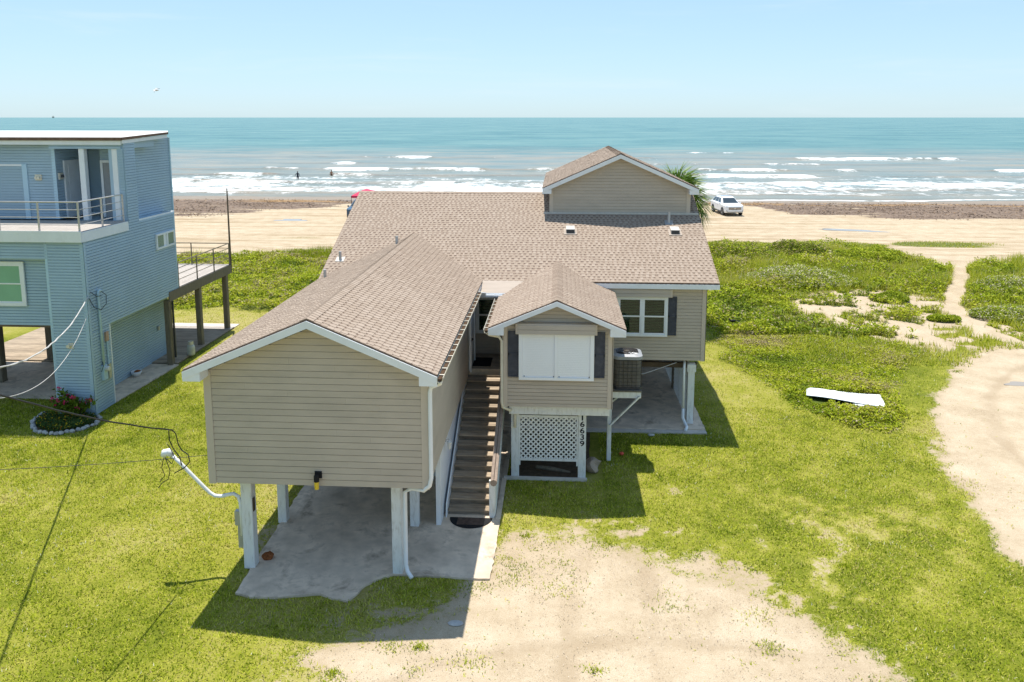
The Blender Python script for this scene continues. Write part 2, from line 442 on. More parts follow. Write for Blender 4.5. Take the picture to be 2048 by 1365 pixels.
def layout(x, y):
    n1 = fbm(x * 0.7, y * 0.7, 4) - 0.5
    n2 = fbm(x * 2.1 + 40, y * 2.1, 4) - 0.5
    n3 = fbm(x * 0.22 + 9, y * 0.22 + 5, 3) - 0.5
    sand = sstep(1.25, -0.95, sdf_poly(x, y, DRIVE) + n1 * 1.8 + n2 * 1.6)
    sand = np.maximum(sand, sstep(0.8, -0.45, sdf_poly(x, y, ROAD) + n1 * 0.9 + n2 * 0.9))
    yb = np.interp(x, BEACH_X, BEACH_Y)
    beach = sstep(-0.9, 0.9, y - yb + n1 * 3.0)
    for cx, cy, rx, ry in ((14.2, 61.3, 3.6, 1.8), (20.8, 61.0, 4.6, 2.4), (29.5, 61.8, 5.0, 1.6), (-21, 62.5, 2.2, 0.5), (-29, 58.5, 2, 0.6)):
        q = ((x - cx) / rx) ** 2 + ((y - cy) / ry) ** 2
        beach = beach * (1 - (0.62 if cx > 0 else 0.4) * sstep(1.2, 0.5, q + n1 * 1.2))
    sand = np.maximum(sand, beach)
    sand = np.maximum(sand, 0.95 * sstep(0.75, 0.25, poly_dist(x, y, PATH) + n1 * 0.7))
    q = ((x - 17.0) / 5.2) ** 2 + ((y - 38.8) / 6.2) ** 2
    sparse = sstep(1.3, 0.5, q + n3 * 1.0) * sstep(-0.08, 0.12, n1 * 0.7 + n2 * 0.9 + 0.115)
    sand = np.maximum(sand, 0.97 * sparse)
    # thin, worn lawn in front of the slab and along the verge
    worn = sstep(2.2, 0.2, np.hypot((x + 2.9) / 1.6, (y - 13.9) / 0.75)) * sstep(-0.04, 0.12, n2 + n1 * 0.4)
    worn = np.maximum(worn, sstep(1.3, 0.3, np.hypot((x - 1.4) / 2.6, (y - 17.7) / 0.8)) * sstep(0.0, 0.14, n2))
    worn = np.maximum(worn, sstep(1.2, 0.3, np.hypot((x - 3.3) / 0.7, (y - 19.9) / 0.9)) * sstep(-0.1, 0.12, n2))
    worn = np.maximum(worn, 0.8 * sstep(1.2, 0.3, np.hypot((x + 6.9) / 0.5, (y - 16.9) / 1.1)))
    worn = np.maximum(worn, sstep(1.2, 0.2, np.hypot((x - 4.6) / 1.4, (y - 16.0) / 0.9)) * sstep(0.0, 0.14, n2))
    dd_ = sdf_poly(x, y, DRIVE)
    worn = np.maximum(worn, sstep(2.6, 0.2, dd_) * sstep(-0.5, 0.5, x) * sstep(0.02, 0.15, n2 + 0.35 * n1))
    worn = np.maximum(worn, 0.75 * sstep(1.6, 0.5, np.hypot((x - 5.2) / 2.4, (y - 17.2) / 1.7)) * sstep(0.06, 0.18, n2 + 0.3 * n1))
    sand = np.maximum(sand, 0.66 * worn)
    # uncut plants
    weed = sstep(-0.4, 0.5, y - np.interp(x, [-60, -25, -8, 3, 6.5, 9, 60], [38.5, 38.2, 38.6, 39, 37.2, 40, 40]) + n1 * 2.0)
    wr = [(7.2, 36), (7.0, 31), (7.8, 28.6), (8.0, 26.4), (9.3, 24.6), (10.6, 24.3), (11.3, 25.6), (11.9, 28.0), (13.6, 31.0), (16.0, 34.0), (18, 40), (26, 42), (26, 48), (6, 46)]
    weed = np.maximum(weed, sstep(0.45, -0.35, sdf_poly(x, y, wr) + n1 * 1.2))
    rr = sstep(-0.5, 0.8, x - 20.2 + n1 * 2) * sstep(34.6, 36.4, y + n1 * 1.6)
    weed = np.maximum(weed, rr)
    weed = weed * (1 - sstep(0.3, 0.75, sand))
    yw = np.interp(x, WR_X, WR_Y)
    w1 = fbm(x * 0.16, y * 0.5, 5) - 0.5; w2 = fbm(x * 0.6 + 3, y * 0.9, 4) - 0.5
    wrack = sstep(-1.0, 1.6, y - yw - 2.2 + w1 * 9) * sstep(93.2, 92.0, y + w2 * 2.0)
    wrack = wrack * sstep(-0.28, -0.06, w2 + 0.6 * w1 + 0.12)
    gold = sstep(89.6, 91.2, y) * sstep(93.6, 92.4, y) * sstep(-0.02, 0.14, w2)
    dry = np.clip(0.5 + n3 * 1.5 + n2 * 0.8, 0, 1)
    olive = sstep(2.5, 6.5, x) * sstep(23, 17, y) * sstep(-0.18, 0.1, n3 + 0.5 * n1)
    dry = np.clip(dry - 0.36 * olive + 0.66 * olive * sstep(0.03, 0.13, n2) - 0.12 * sstep(36, 40, y), 0, 1)
    return dict(sand=np.clip(sand, 0, 1), weed=np.clip(weed, 0, 1), wrack=wrack, gold=gold, dry=dry, beach=beach, olive=olive)
SEA_Z = -0.16
def ground_z(x, y, L=None):
    z = 0.03 * (fbm(x * 0.35, y * 0.35, 3) - 0.5)
    d = fbm(x * 0.16 + 3, y * 0.16, 3)
    z = z + sstep(38, 47, y) * sstep(62, 54, y) * (0.15 + 0.75 * np.clip(d - 0.3, 0, 1))
    z = z - 0.14 * sstep(60, 92, y) - 1.2 * sstep(95, 128, y)
    z = z - 0.05 * sstep(0.4, -0.3, sdf_poly(x, y, SLABHOLE)) * 0.5
    tr = fbm(x * 0.05 + 7, y * 1.7, 3) - 0.5
    z = z + 0.06 * tr * sstep(58, 62, y) * sstep(90, 84, y)
    return z

def grow(a, b, n):
    """n coordinates from a to b, spacing growing"""
    t = np.linspace(0, 1, n + 1)[1:]
    return a + (b - a) * t ** 3
xs = np.concatenate([-grow(24, 3000, 40)[::-1], np.arange(-24, 26.01, 0.15), grow(26, 3000, 40)])
ys = np.concatenate([-grow(0, 600, 14)[::-1], np.arange(0, 10, 0.5), np.arange(10, 50, 0.15), np.arange(50, 62, 0.22), np.arange(62, 98, 0.3), np.arange(98, 135, 2.0)])
GX, GY = np.meshgrid(xs, ys)
gx = GX.ravel(); gy = GY.ravel()
LAY = layout(gx, gy)
gz = ground_z(gx, gy)
nx, ny = len(xs), len(ys)
me = bpy.data.meshes.new('ground')
V = np.stack([gx, gy, gz], 1)
ii, jj = np.meshgrid(np.arange(nx - 1), np.arange(ny - 1))
a = (jj * nx + ii).ravel()
F = np.stack([a, a + 1, a + nx + 1, a + nx], 1)
me.vertices.add(len(V)); me.vertices.foreach_set('co', V.astype(np.float32).ravel())
me.loops.add(F.size); me.loops.foreach_set('vertex_index', F.ravel().astype(np.int32))
me.polygons.add(len(F)); me.polygons.foreach_set('loop_start', np.arange(0, F.size, 4, dtype=np.int32))
me.update(calc_edges=True)
me.polygons.foreach_set('use_smooth', np.ones(len(F), dtype=bool))
def set_rgba(me, name, r, g, b, al):
    at = me.attributes.new(name, 'FLOAT_COLOR', 'POINT')
    at.data.foreach_set('color', np.stack([r, g, b, al], 1).astype(np.float32).ravel())
set_rgba(me, 'cover', LAY['sand'], LAY['weed'], LAY['wrack'], np.ones_like(gx))
RUTS = [[(-3.6, 11.6), (-2.2, 12.75), (-0.4, 13.35), (1.6, 13.65), (3.4, 13.62), (5.2, 13.2)], [(-2.2, 10.8), (-0.6, 11.9), (1.4, 12.3), (3.6, 12.3), (5.6, 11.9)], [(0.2, 11.0), (0.15, 13.0), (0.35, 15.0), (0.6, 16.6)], [(1.9, 11.0), (1.8, 13.0), (1.9, 15.0), (1.95, 16.1)],
        [(20.5, 32.6), (17.6, 30.6), (15.2, 27.6), (13.6, 24.0), (12.9, 20.0), (12.8, 14.0)], [(21.5, 30.6), (18.8, 28.9), (16.6, 26.4), (15.1, 23.2), (14.5, 19.5), (14.4, 14.0)]]
rut = np.zeros_like(gx)
for rp in RUTS: rut = np.maximum(rut, sstep(0.30, 0.08, poly_dist(gx, gy, rp) + 0.35 * (fbm(gx * 1.1, gy * 1.1, 3) - 0.5)) * (0.35 + 0.9 * fbm(gx * 0.6 + 3, gy * 0.6, 2)))
set_rgba(me, 'cover2', LAY['dry'], LAY['gold'], sstep(89.5, 93.0, gy), np.clip(rut, 0, 1))
V[:, 2] -= 0.02 * rut; me.vertices.foreach_set('co', V.astype(np.float32).ravel())

def mat_ground():
    k = NT('ground_cover'); v = k.coord()
    sep = k.n('ShaderNodeSeparateColor'); k.l(k.attr('cover', 'Color'), sep.inputs[0])
    sep2 = k.n('ShaderNodeSeparateColor'); k.l(k.attr('cover2', 'Color'), sep2.inputs[0])
    fine = k.noise(v, 38, 5, 0.7); mid = k.noise(v, 7, 5, 0.65); big = k.noise(v, 0.9, 4, 0.6)
    grit = k.noise(v, 55, 3, 0.75)
    # lawn soil and thatch
    g = k.math('ADD', k.math('MULTIPLY', fine, 0.55), k.math('ADD', k.math('MULTIPLY', mid, 0.3), k.math('MULTIPLY', sep2.outputs[0], 0.32)))
    grass = k.ramp(g, [(0.28, (0.05, 0.07, 0.008)), (0.46, (0.13, 0.15, 0.012)), (0.62, (0.24, 0.235, 0.035)), (0.82, (0.36, 0.30, 0.13))])
    weed = k.ramp(k.math('ADD', k.math('MULTIPLY', fine, 0.6), k.math('MULTIPLY', mid, 0.4)), [(0.3, (0.03, 0.05, 0.008)), (0.5, (0.075, 0.105, 0.015)), (0.75, (0.16, 0.16, 0.04))])
    grass = k.mix(sep.outputs[1], grass, weed)
    # sand: pale shell grit on the drive, smoother on the beach
    sfac = k.math('ADD', k.math('MULTIPLY', grit, 0.62), k.math('ADD', k.math('MULTIPLY', mid, 0.18), k.math('MULTIPLY', big, 0.36)))
    sand = k.ramp(sfac, [(0.36, (0.19, 0.14, 0.088)), (0.47, (0.35, 0.272, 0.18)), (0.60, (0.475, 0.385, 0.272)), (0.74, (0.585, 0.50, 0.38))])
    sand = k.mix(k.math('MULTIPLY', k.attr('cover2', 'Alpha'), 0.55), sand, (0.30, 0.225, 0.145))
    # long tyre tracks and rake lines on the beach (stretched along the shore)
    v2 = k.coord((0.05, 0.9, 1.0))
    tr = k.ramp(k.noise(v2, 1.0, 6, 0.7, 0.3), [(0.36, (0.68, 0.62, 0.52)), (0.52, (1, 1, 1)), (0.7, (1.06, 1.05, 1.03))])
    sy = k.n('ShaderNodeSeparateXYZ'); k.l(k.coord(), sy.inputs[0])
    onb = k.math('MULTIPLY', k.math('SUBTRACT', sy.outputs[1], 52.0), 0.2, True)
    sand = k.mix(onb, sand, k.mix(1.0, sand, tr, 'MULTIPLY'))
    edge = k.math('ADD', sep.outputs[0], k.math('MULTIPLY', k.math('SUBTRACT', k.math('ADD', k.math('MULTIPLY', mid, 0.6), k.math('MULTIPLY', fine, 0.4)), 0.5), 1.9))
    em = k.n('ShaderNodeMapRange', interpolation_type='SMOOTHSTEP'); em.inputs['From Min'].default_value = 0.36; em.inputs['From Max'].default_value = 0.66
    k.l(edge, em.inputs['Value'])
    band = k.math('MULTIPLY', k.math('MULTIPLY', em.outputs[0], k.math('SUBTRACT', 1.15, sep.outputs[0], True)), 1.3, True)
    sand = k.mix(k.math('MULTIPLY', band, 0.75), sand, k.mix(fine, (0.20, 0.145, 0.08), (0.40, 0.31, 0.19)))
    col = k.mix(em.outputs[0], grass, sand)
    # seaweed wrack
    wcol = k.ramp(k.noise(k.coord((1, 1.2, 1)), 2.2, 6, 0.75), [(0.3, (0.085, 0.06, 0.044)), (0.5, (0.175, 0.128, 0.096)), (0.7, (0.31, 0.24, 0.18))])
    we = k.math('ADD', sep.outputs[2], k.math('MULTIPLY', k.math('SUBTRACT', k.noise(k.coord((0.6, 1.6, 1)), 1.6, 5, 0.7), 0.5), 1.3))
    wm = k.n('ShaderNodeMapRange', interpolation_type='SMOOTHSTEP'); wm.inputs['From Min'].default_value = 0.4; wm.inputs['From Max'].default_value = 0.62
    k.l(we, wm.inputs['Value'])
    wet = k.math('MULTIPLY', sep2.outputs[2], 0.72)
    col = k.mix(wet, col, (0.20, 0.15, 0.105))
    col = k.mix(wm.outputs[0], col, wcol)
    col = k.mix(sep2.outputs[1], col, k.mix(mid, (0.20, 0.105, 0.035), (0.42, 0.27, 0.12)))
    rough = k.math('SUBTRACT', 0.95, k.math('MULTIPLY', sep2.outputs[2], 0.55))
    k.bsdf(col, rough, 0.12, k.math('ADD', k.math('MULTIPLY', fine, 0.6), k.math('MULTIPLY', mid, 0.8)), 0.55, 0.03)
    return k.m
M['ground'] = mat_ground()
me.materials.append(M['ground'])
ground = link_mesh('ground', me)
tag(ground, kind='structure')

# ------------------------------------------------------------------ sea
def build_sea():
    ys = np.concatenate([np.arange(90, 150, 0.28), np.arange(150, 260, 1.1), 260 + 30000 * np.linspace(0, 1, 90)[1:] ** 4])
    half = np.where(ys < 260, 105 + (ys - 90) * 0.72, 230 + (ys - 260) * 1.6)
    tx = np.linspace(-1, 1, 561)
    X = half[:, None] * tx[None, :] ; Y = np.repeat(ys[:, None], len(tx), 1)
    x = X.ravel(); y = Y.ravel()
    near = sstep(262, 200, y)
    # wandering wave fronts
    wob = 7.0 * (fbm(x * 0.018, y * 0.01 + 4, 3) - 0.5) + 2.2 * (fbm(x * 0.09 + 20, y * 0.02, 3) - 0.5)
    yy = y + wob
    h = np.zeros_like(x); foam = np.zeros_like(x); crest = np.zeros_like(x)
    fronts = [(96.6, 0.04, 0.5, 0.40), (101.5, 0.16, 1.4, 0.52), (108.5, 0.22, 3.6, 0.70), (118.5, 0.34, 8.5, 0.80), (133, 0.42, 4.0, 0.60), (148, 0.45, 2.6, 0.46), (168, 0.42, 3.0, 0.40), (192, 0.42, 3.0, 0.32), (222, 0.4, 3.5, 0.26)]
    for i, (y0, A, L, cov) in enumerate(fronts):
        yloc = yy + 5.0 * (fbm(x * 0.03 + 31 * i, np.full_like(x, 3.7 * i), 3) - 0.5)
        d = yloc - y0
        act = fbm(x * 0.024 + 50.3 * i, np.full_like(x, 8.1 * i), 3)
        on = sstep(0.70 - cov * 0.45, 0.80 - cov * 0.45, act + 0.5 * (fbm(x * 0.11 + 7.7 * i, y * 0.05, 3) - 0.5))
        amp = A * (0.35 + 0.65 * on)
        # steep landward face, long seaward back
        prof = np.where(d < 0, np.exp(-(d / 0.9) ** 2), np.exp(-(d / (1.6 + 0.012 * y0)) ** 2))
        h = np.maximum(h, amp * prof)
        crest = np.maximum(crest, prof * (0.6 + 0.4 * on))
        tail = np.where(d < 0.35, np.exp(-np.maximum(-d, 0) / L), np.exp(-((d - 0.35) / 0.5) ** 2))
        foam = np.maximum(foam, on * tail * np.clip(0.10 + 1.55 * fbm(x * 0.22 + 3 * i, y * 0.20, 5), 0, 1.1))
    swash = sstep(97.5, 94.3, y + 2.2 * (fbm(x * 0.07, y * 0.0 + 2, 4) - 0.5))
    foam = np.maximum(foam, 0.30 * swash * fbm(x * 0.3, y * 0.9, 4))
    zone = sstep(150, 112, y) * sstep(98.0, 106, y) * (1.0 * fbm(x * 0.035 + 4, y * 0.14, 5) + 0.10)
    foam = np.minimum(np.maximum(foam, zone), 0.86) * near
    swell = 0.07 * np.sin(y * 0.42 + 5 * fbm(x * 0.03, y * 0.03, 3)) * sstep(98, 125, y) * near
    z = SEA_Z + h * near + swell + 0.05 * (fbm(x * 0.5, y * 1.1, 3) - 0.5) * sstep(95, 105, y) * near
    me = bpy.data.meshes.new('sea')
    V = np.stack([x, y, z], 1); nx = len(tx); ny = len(ys)
    ii, jj = np.meshgrid(np.arange(nx - 1), np.arange(ny - 1)); a = (jj * nx + ii).ravel()
    F = np.stack([a, a + 1, a + nx + 1, a + nx], 1)
    me.vertices.add(len(V)); me.vertices.foreach_set('co', V.astype(np.float32).ravel())
    me.loops.add(F.size); me.loops.foreach_set('vertex_index', F.ravel().astype(np.int32))
    me.polygons.add(len(F)); me.polygons.foreach_set('loop_start', np.arange(0, F.size, 4, dtype=np.int32))
    me.update(calc_edges=True); me.polygons.foreach_set('use_smooth', np.ones(len(F), dtype=bool))
    silt = sstep(330, 105, y)
    set_rgba(me, 'surf', foam, silt, crest * near, np.ones_like(x))
    k = NT('sea_water'); v = k.coord()
    sep = k.n('ShaderNodeSeparateColor'); k.l(k.attr('surf', 'Color'), sep.inputs[0])
    streak = k.noise(k.coord((0.06, 0.11, 1)), 1.0, 6, 0.65)
    far = k.ramp(k.noise(k.coord((0.018, 0.022, 1)), 1.0, 9, 0.72), [(0.36, (0.050, 0.145, 0.150)), (0.50, (0.085, 0.190, 0.185)), (0.66, (0.130, 0.235, 0.215))])
    mid = k.ramp(streak, [(0.33, (0.14, 0.195, 0.190)), (0.50, (0.20, 0.225, 0.205)), (0.66, (0.27, 0.255, 0.205))])
    brown = k.ramp(streak, [(0.3, (0.17, 0.115, 0.065)), (0.7, (0.29, 0.22, 0.14))])
    s1 = k.n('ShaderNodeMapRange', interpolation_type='SMOOTHSTEP'); s1.inputs['From Min'].default_value = 0.02; s1.inputs['From Max'].default_value = 0.75
    k.l(k.math('ADD', sep.outputs[1], k.math('MULTIPLY', k.math('SUBTRACT', streak, 0.5), 0.5)), s1.inputs['Value'])
    col = k.mix(s1.outputs[0], far, mid)
    bmix = k.math('MULTIPLY', k.math('MULTIPLY', sep.outputs[2], sep.outputs[1]), k.ramp(k.noise(k.coord((0.03, 0.05, 1)), 1.0, 3), [(0.36, (0.25, 0.25, 0.25)), (0.55, (1, 1, 1))]), True)
    col = k.mix(bmix, col, brown)
    # foam lace and far white caps
    n1 = k.math('ADD', k.math('MULTIPLY', k.noise(k.coord((0.22, 0.30, 1)), 1.0, 9, 0.72, 0.5), 0.6), k.math('MULTIPLY', k.noise(k.coord((0.9, 0.45, 1)), 1.0, 6, 0.7, 0.3), 0.4))
    ff = k.math('ADD', sep.outputs[0], k.math('MULTIPLY', k.math('SUBTRACT', n1, 0.5), 3.0))
    fm = k.n('ShaderNodeMapRange', interpolation_type='SMOOTHSTEP'); fm.inputs['From Min'].default_value = 0.36; fm.inputs['From Max'].default_value = 0.92
    k.l(ff, fm.inputs['Value'])
    caps = k.ramp(k.noise(k.coord((0.022, 0.16, 1)), 1.0, 5, 0.62), [(0.70, (0, 0, 0)), (0.76, (1, 1, 1))])
    ys_ = k.n('ShaderNodeSeparateXYZ'); k.l(v, ys_.inputs[0])
    capz = k.math('MULTIPLY', k.math('SUBTRACT', ys_.outputs[1], 170.0), 0.02, True)
    capf = k.math('SUBTRACT', 1.0, k.math('MULTIPLY', k.math('SUBTRACT', ys_.outputs[1], 500.0), 0.001, True), True)
    fo = k.math('MAXIMUM', fm.outputs[0], k.math('MULTIPLY', k.math('MULTIPLY', caps, capz), k.math('MULTIPLY', capf, 0.8)), True)
    col = k.mix(fo, col, (0.82, 0.83, 0.82))
    rough = k.math('ADD', 0.16, k.math('MULTIPLY', fo, 0.6))
    b1 = k.noise(k.coord((0.5, 1.1, 1)), 1.3, 6, 0.65); b2 = k.noise(k.coord((0.06, 0.22, 1)), 1.0, 4, 0.6)
    bp = k.n('ShaderNodeBump'); bp.inputs['Strength'].default_value = 0.8; bp.inputs['Distance'].default_value = 0.75
    k.l(k.math('ADD', k.math('MULTIPLY', b1, 0.35), b2), bp.inputs['Height'])
    df = k.n('ShaderNodeBsdfDiffuse'); k.l(col, df.inputs['Color']); k.l(bp.outputs[0], df.inputs['Normal'])
    gl = k.n('ShaderNodeBsdfGlossy'); gl.inputs['Color'].default_value = (0.9, 0.97, 1, 1); k.l(rough, gl.inputs['Roughness']); k.l(bp.outputs[0], gl.inputs['Normal'])
    fr = k.n('ShaderNodeFresnel'); fr.inputs['IOR'].default_value = 1.33; k.l(bp.outputs[0], fr.inputs['Normal'])
    fac = k.math('MULTIPLY', k.math('MINIMUM', k.math('MULTIPLY', fr.outputs[0], 0.6), 0.30), k.math('SUBTRACT', 1.0, fo))
    mx = k.n('ShaderNodeMixShader'); k.l(fac, mx.inputs[0]); k.l(df.outputs[0], mx.inputs[1]); k.l(gl.outputs[0], mx.inputs[2]); k.l(mx.outputs[0], k.out.inputs['Surface'])
    me.materials.append(k.m)
    o = link_mesh('sea', me); tag(o, kind='structure')
build_sea()

# ------------------------------------------------------------------ grass and uncut plants
M['blade'] = mat_tint('grass_blade', [(0.0, (0.065, 0.115, 0.005)), (0.35, (0.25, 0.31, 0.014)), (0.62, (0.43, 0.46, 0.035)), (0.82, (0.56, 0.53, 0.10)), (0.95, (0.45, 0.37, 0.15)), (1.0, (0.62, 0.60, 0.42))], 0.7, 0.06, 3, 0.1, 0.0, 0.25)
M['leaf'] = mat_tint('weed_leaf', [(0.0, (0.05, 0.085, 0.012)), (0.3, (0.12, 0.18, 0.016)), (0.55, (0.28, 0.345, 0.014)), (0.75, (0.45, 0.465, 0.03)), (0.9, (0.33, 0.26, 0.13)), (1.0, (0.56, 0.52, 0.34))], 0.65, 0.10, 3, 0.08, 0.0, 0.25)
HOUSE_KEEP = [(-1.3, 20.25, 1.25, 24), (-6.7, 14.62, -1.4, 24.0), (-7.3, 23.85, 4.6, 34.5), (-16.6, 23.95, -15.2, 30), (-24, 25.6, -15.2, 35)]
def keep_out(x, y):
    k = sdf_poly(x, y, [(8.72, 26.6), (8.92, 27.7), (11.3, 27.25), (11.0, 25.75), (10.0, 25.75)]) < -0.03
    for x0, y0, x1, y1 in HOUSE_KEEP: k |= (x > x0) & (x < x1) & (y > y0) & (y < y1)
    k &= ~((y < 15.45) & (x > -3.9)) | (y > 16)
    return k
def blades(n, x, y, z, length, width, lean):
    az = RNG.random(n) * 2 * np.pi
    dx, dy = np.cos(az), np.sin(az)
    ln = length * (0.6 + 0.8 * RNG.random(n)); tl = lean * (0.3 + 0.7 * RNG.random(n))
    wx, wy = -dy * width * 0.5, dx * width * 0.5
    V = np.empty((n, 3, 3))
    V[:, 0] = np.stack([x - wx, y - wy, z], 1); V[:, 1] = np.stack([x + wx, y + wy, z], 1)
    V[:, 2] = np.stack([x + dx * ln * np.sin(tl), y + dy * ln * np.sin(tl), z + ln * np.cos(tl)], 1)
    return V
def leaves(n, x, y, z, size, up=0.6):
    nrm = RNG.normal(size=(n, 3)); nrm[:, 2] = np.abs(nrm[:, 2]) + up; nrm /= np.linalg.norm(nrm, axis=1)[:, None]
    t = np.cross(nrm, RNG.normal(size=(n, 3))); t /= np.linalg.norm(t, axis=1)[:, None]
    b = np.cross(nrm, t)
    s = (size * (0.6 + 0.8 * RNG.random(n)))[:, None]
    c = np.stack([x, y, z], 1)
    V = np.empty((n, 4, 3))
    V[:, 0] = c - t * s; V[:, 1] = c - b * s * 0.45; V[:, 2] = c + t * s; V[:, 3] = c + b * s * 0.45
    return V
def scatter(n, box, dens):
    x = RNG.uniform(box[0], box[1], n); y = RNG.uniform(box[2], box[3], n)
    p = dens(x, y); k = RNG.random(n) < p
    return x[k], y[k]
def lawn():
    parts = []; tints = []
    for n, box, ln, wd in ((370000, (-13, 13, 11, 26), 0.065, 0.022), (110000, (-19, -13, 15, 27), 0.065, 0.022), (190000, (-24, 16, 20, 40), 0.07, 0.028), (50000, (-16, 26, 11, 20), 0.07, 0.026)):
        def dens(x, y):
            L = layout(x, y)
            return np.clip(1 - sstep(0.05, 0.85, L['sand'] + 1.0 * (fbm(x * 3.2, y * 3.2, 3) - 0.5)), 0.006, 1) * (1 - 0.95 * L['beach']) * (0.55 + 0.45 * sstep(0.32, 0.55, fbm(x * 6, y * 6, 2)))
        x, y = scatter(n, box, dens)
        k = ~keep_out(x, y); x = x[k]; y = y[k]
        L = layout(x, y); z = ground_z(x, y) - 0.005
        parts.append(blades(len(x), x, y, z, ln * (1 + 0.5 * (fbm(x * 1.5, y * 1.5, 2) - 0.5)), wd, 1.4))
        tints.append(np.clip(0.36 + 0.42 * (L['dry'] - 0.35) + 0.55 * (fbm(x * 2.6, y * 2.6, 4) - 0.5) + 0.48 * (fbm(x * 8.5, y * 8.5, 2) - 0.5) + 0.20 * RNG.normal(size=len(x)) + 0.10, 0.02, 0.94))
        ol = L['olive']; dd = RNG.random(len(x)) < 0.10 + 0.30 * ol; tints[-1][dd] = RNG.uniform(0.78, 0.95, int(dd.sum()))
        fl = (RNG.random(len(x)) < 0.02 * sstep(0.5, 0.62, fbm(x * 0.8 + 5, y * 0.8, 3)) + 0.004); tints[-1][fl] = 1.0
    # stray tufts running out over the sand
    for i in range(150):
        a = random.uniform(-5.5, 6.5); b = random.uniform(11.5, 17.8)
        if i > 105: a = random.uniform(10.2, 17.5); b = random.uniform(15, 32)
        s_ = layout(np.array([a]), np.array([b]))['sand'][0]
        if s_ < 0.45 or (s_ > 0.98 and random.random() < 0.75): continue
        n = random.randint(40, 160); r = random.uniform(.05, .22)
        x = a + RNG.normal(size=n) * r * 1.3; y = b + RNG.normal(size=n) * r
        parts.append(blades(n, x, y, ground_z(x, y), 0.07, 0.018, 1.2)); tints.append(np.clip(random.uniform(.25, .7) + .15 * RNG.normal(size=n), 0, .95))
    o = tri_cloud('lawn_grass', np.concatenate(parts), np.concatenate(tints), M['blade'])
    tag(o, 'short mown yellow-green lawn grass around the houses', 'grass')
lawn()
def weeds():
    parts = []; tints = []
    def put(n, box, hmax, size, tone, dens):
        x, y = scatter(n, box, dens)
        k = ~keep_out(x, y); x = x[k]; y = y[k]
        c1 = fbm(x * 0.55 + 8, y * 0.55, 3); c2 = fbm(x * 1.7, y * 1.7 + 3, 3)
        h = hmax * np.clip(0.10 + 2.1 * (c1 - 0.30) + 1.3 * (c2 - 0.5), 0.05, 1.7)
        z = ground_z(x, y) + h * RNG.random(len(x)) ** 0.5
        parts.append(leaves(len(x), x, y, z, size))
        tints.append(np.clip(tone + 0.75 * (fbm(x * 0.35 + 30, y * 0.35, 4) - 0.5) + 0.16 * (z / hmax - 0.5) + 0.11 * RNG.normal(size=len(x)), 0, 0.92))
        dd = RNG.random(len(x)) < 0.05 + 0.12 * sstep(0.5, 0.65, fbm(x * 0.6 + 70, y * 0.6, 3)); tints[-1][dd] = RNG.uniform(0.86, 0.98, int(dd.sum()))
    wd = lambda x, y: layout(x, y)['weed']
    put(150000, (6.5, 17, 24, 37), 0.15, 0.042, 0.70, wd)
    put(170000, (4, 28, 35, 60), 0.58, 0.075, 0.55, wd)
    put(110000, (-26, -4, 37.5, 56), 0.46, 0.075, 0.58, wd)
    # lush uncut strip round the white boards
    put(30000, (7.8, 11.8, 24.4, 29), 0.30, 0.05, 0.62, lambda x, y: wd(x, y) * (np.hypot((x - 9.9) / 2.0, (y - 26.4) / 2.2) < 1))
    V4 = np.concatenate(parts); T = np.concatenate(tints)
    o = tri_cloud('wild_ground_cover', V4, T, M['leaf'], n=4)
    tag(o, 'uncut low leafy weeds and vines between lawn and beach', 'weeds')
    # tall dune grass and thin bents
    B = []; TT = []
    for n, box, ln, tone, cond in ((9000, (-21, -13, 49, 55), 0.55, 0.40, lambda x, y: np.hypot((x + 16.8) / 2.6, (y - 52.3) / 1.6) < 1), (1800, (-26, -20, 50, 53), 0.4, 0.55, lambda x, y: y > 51),
                                   (42000, (8, 26, 44, 59), 0.5, 0.66, lambda x, y: layout(x, y)['weed'] > 0.4), (32000, (21, 34, 36, 56), 0.5, 0.66, lambda x, y: layout(x, y)['weed'] > 0.3),
                                   (22000, (10, 24, 31, 46), 0.24, 0.68, lambda x, y: (layout(x, y)['sand'] < 0.8)), (9000, (9, 36, 58.5, 64), 0.14, 0.7, lambda x, y: layout(x, y)['sand'] < 0.6)):
        x = RNG.uniform(box[0], box[1], n); y = RNG.uniform(box[2], box[3], n); k = cond(x, y); x = x[k]; y = y[k]
        B.append(blades(len(x), x, y, ground_z(x, y), ln * (0.5 + fbm(x, y, 2)), 0.035, 0.7)); TT.append(np.clip(tone + 0.16 * RNG.normal(size=len(x)) + 0.4 * (fbm(x * 0.5, y * 0.5, 3) - 0.5), 0, 1))
    o = tri_cloud('dune_grass', np.concatenate(B), np.concatenate(TT), M['blade'])
    tag(o, 'tall wispy dune grass along the edge of the beach', 'grass')
weeds()
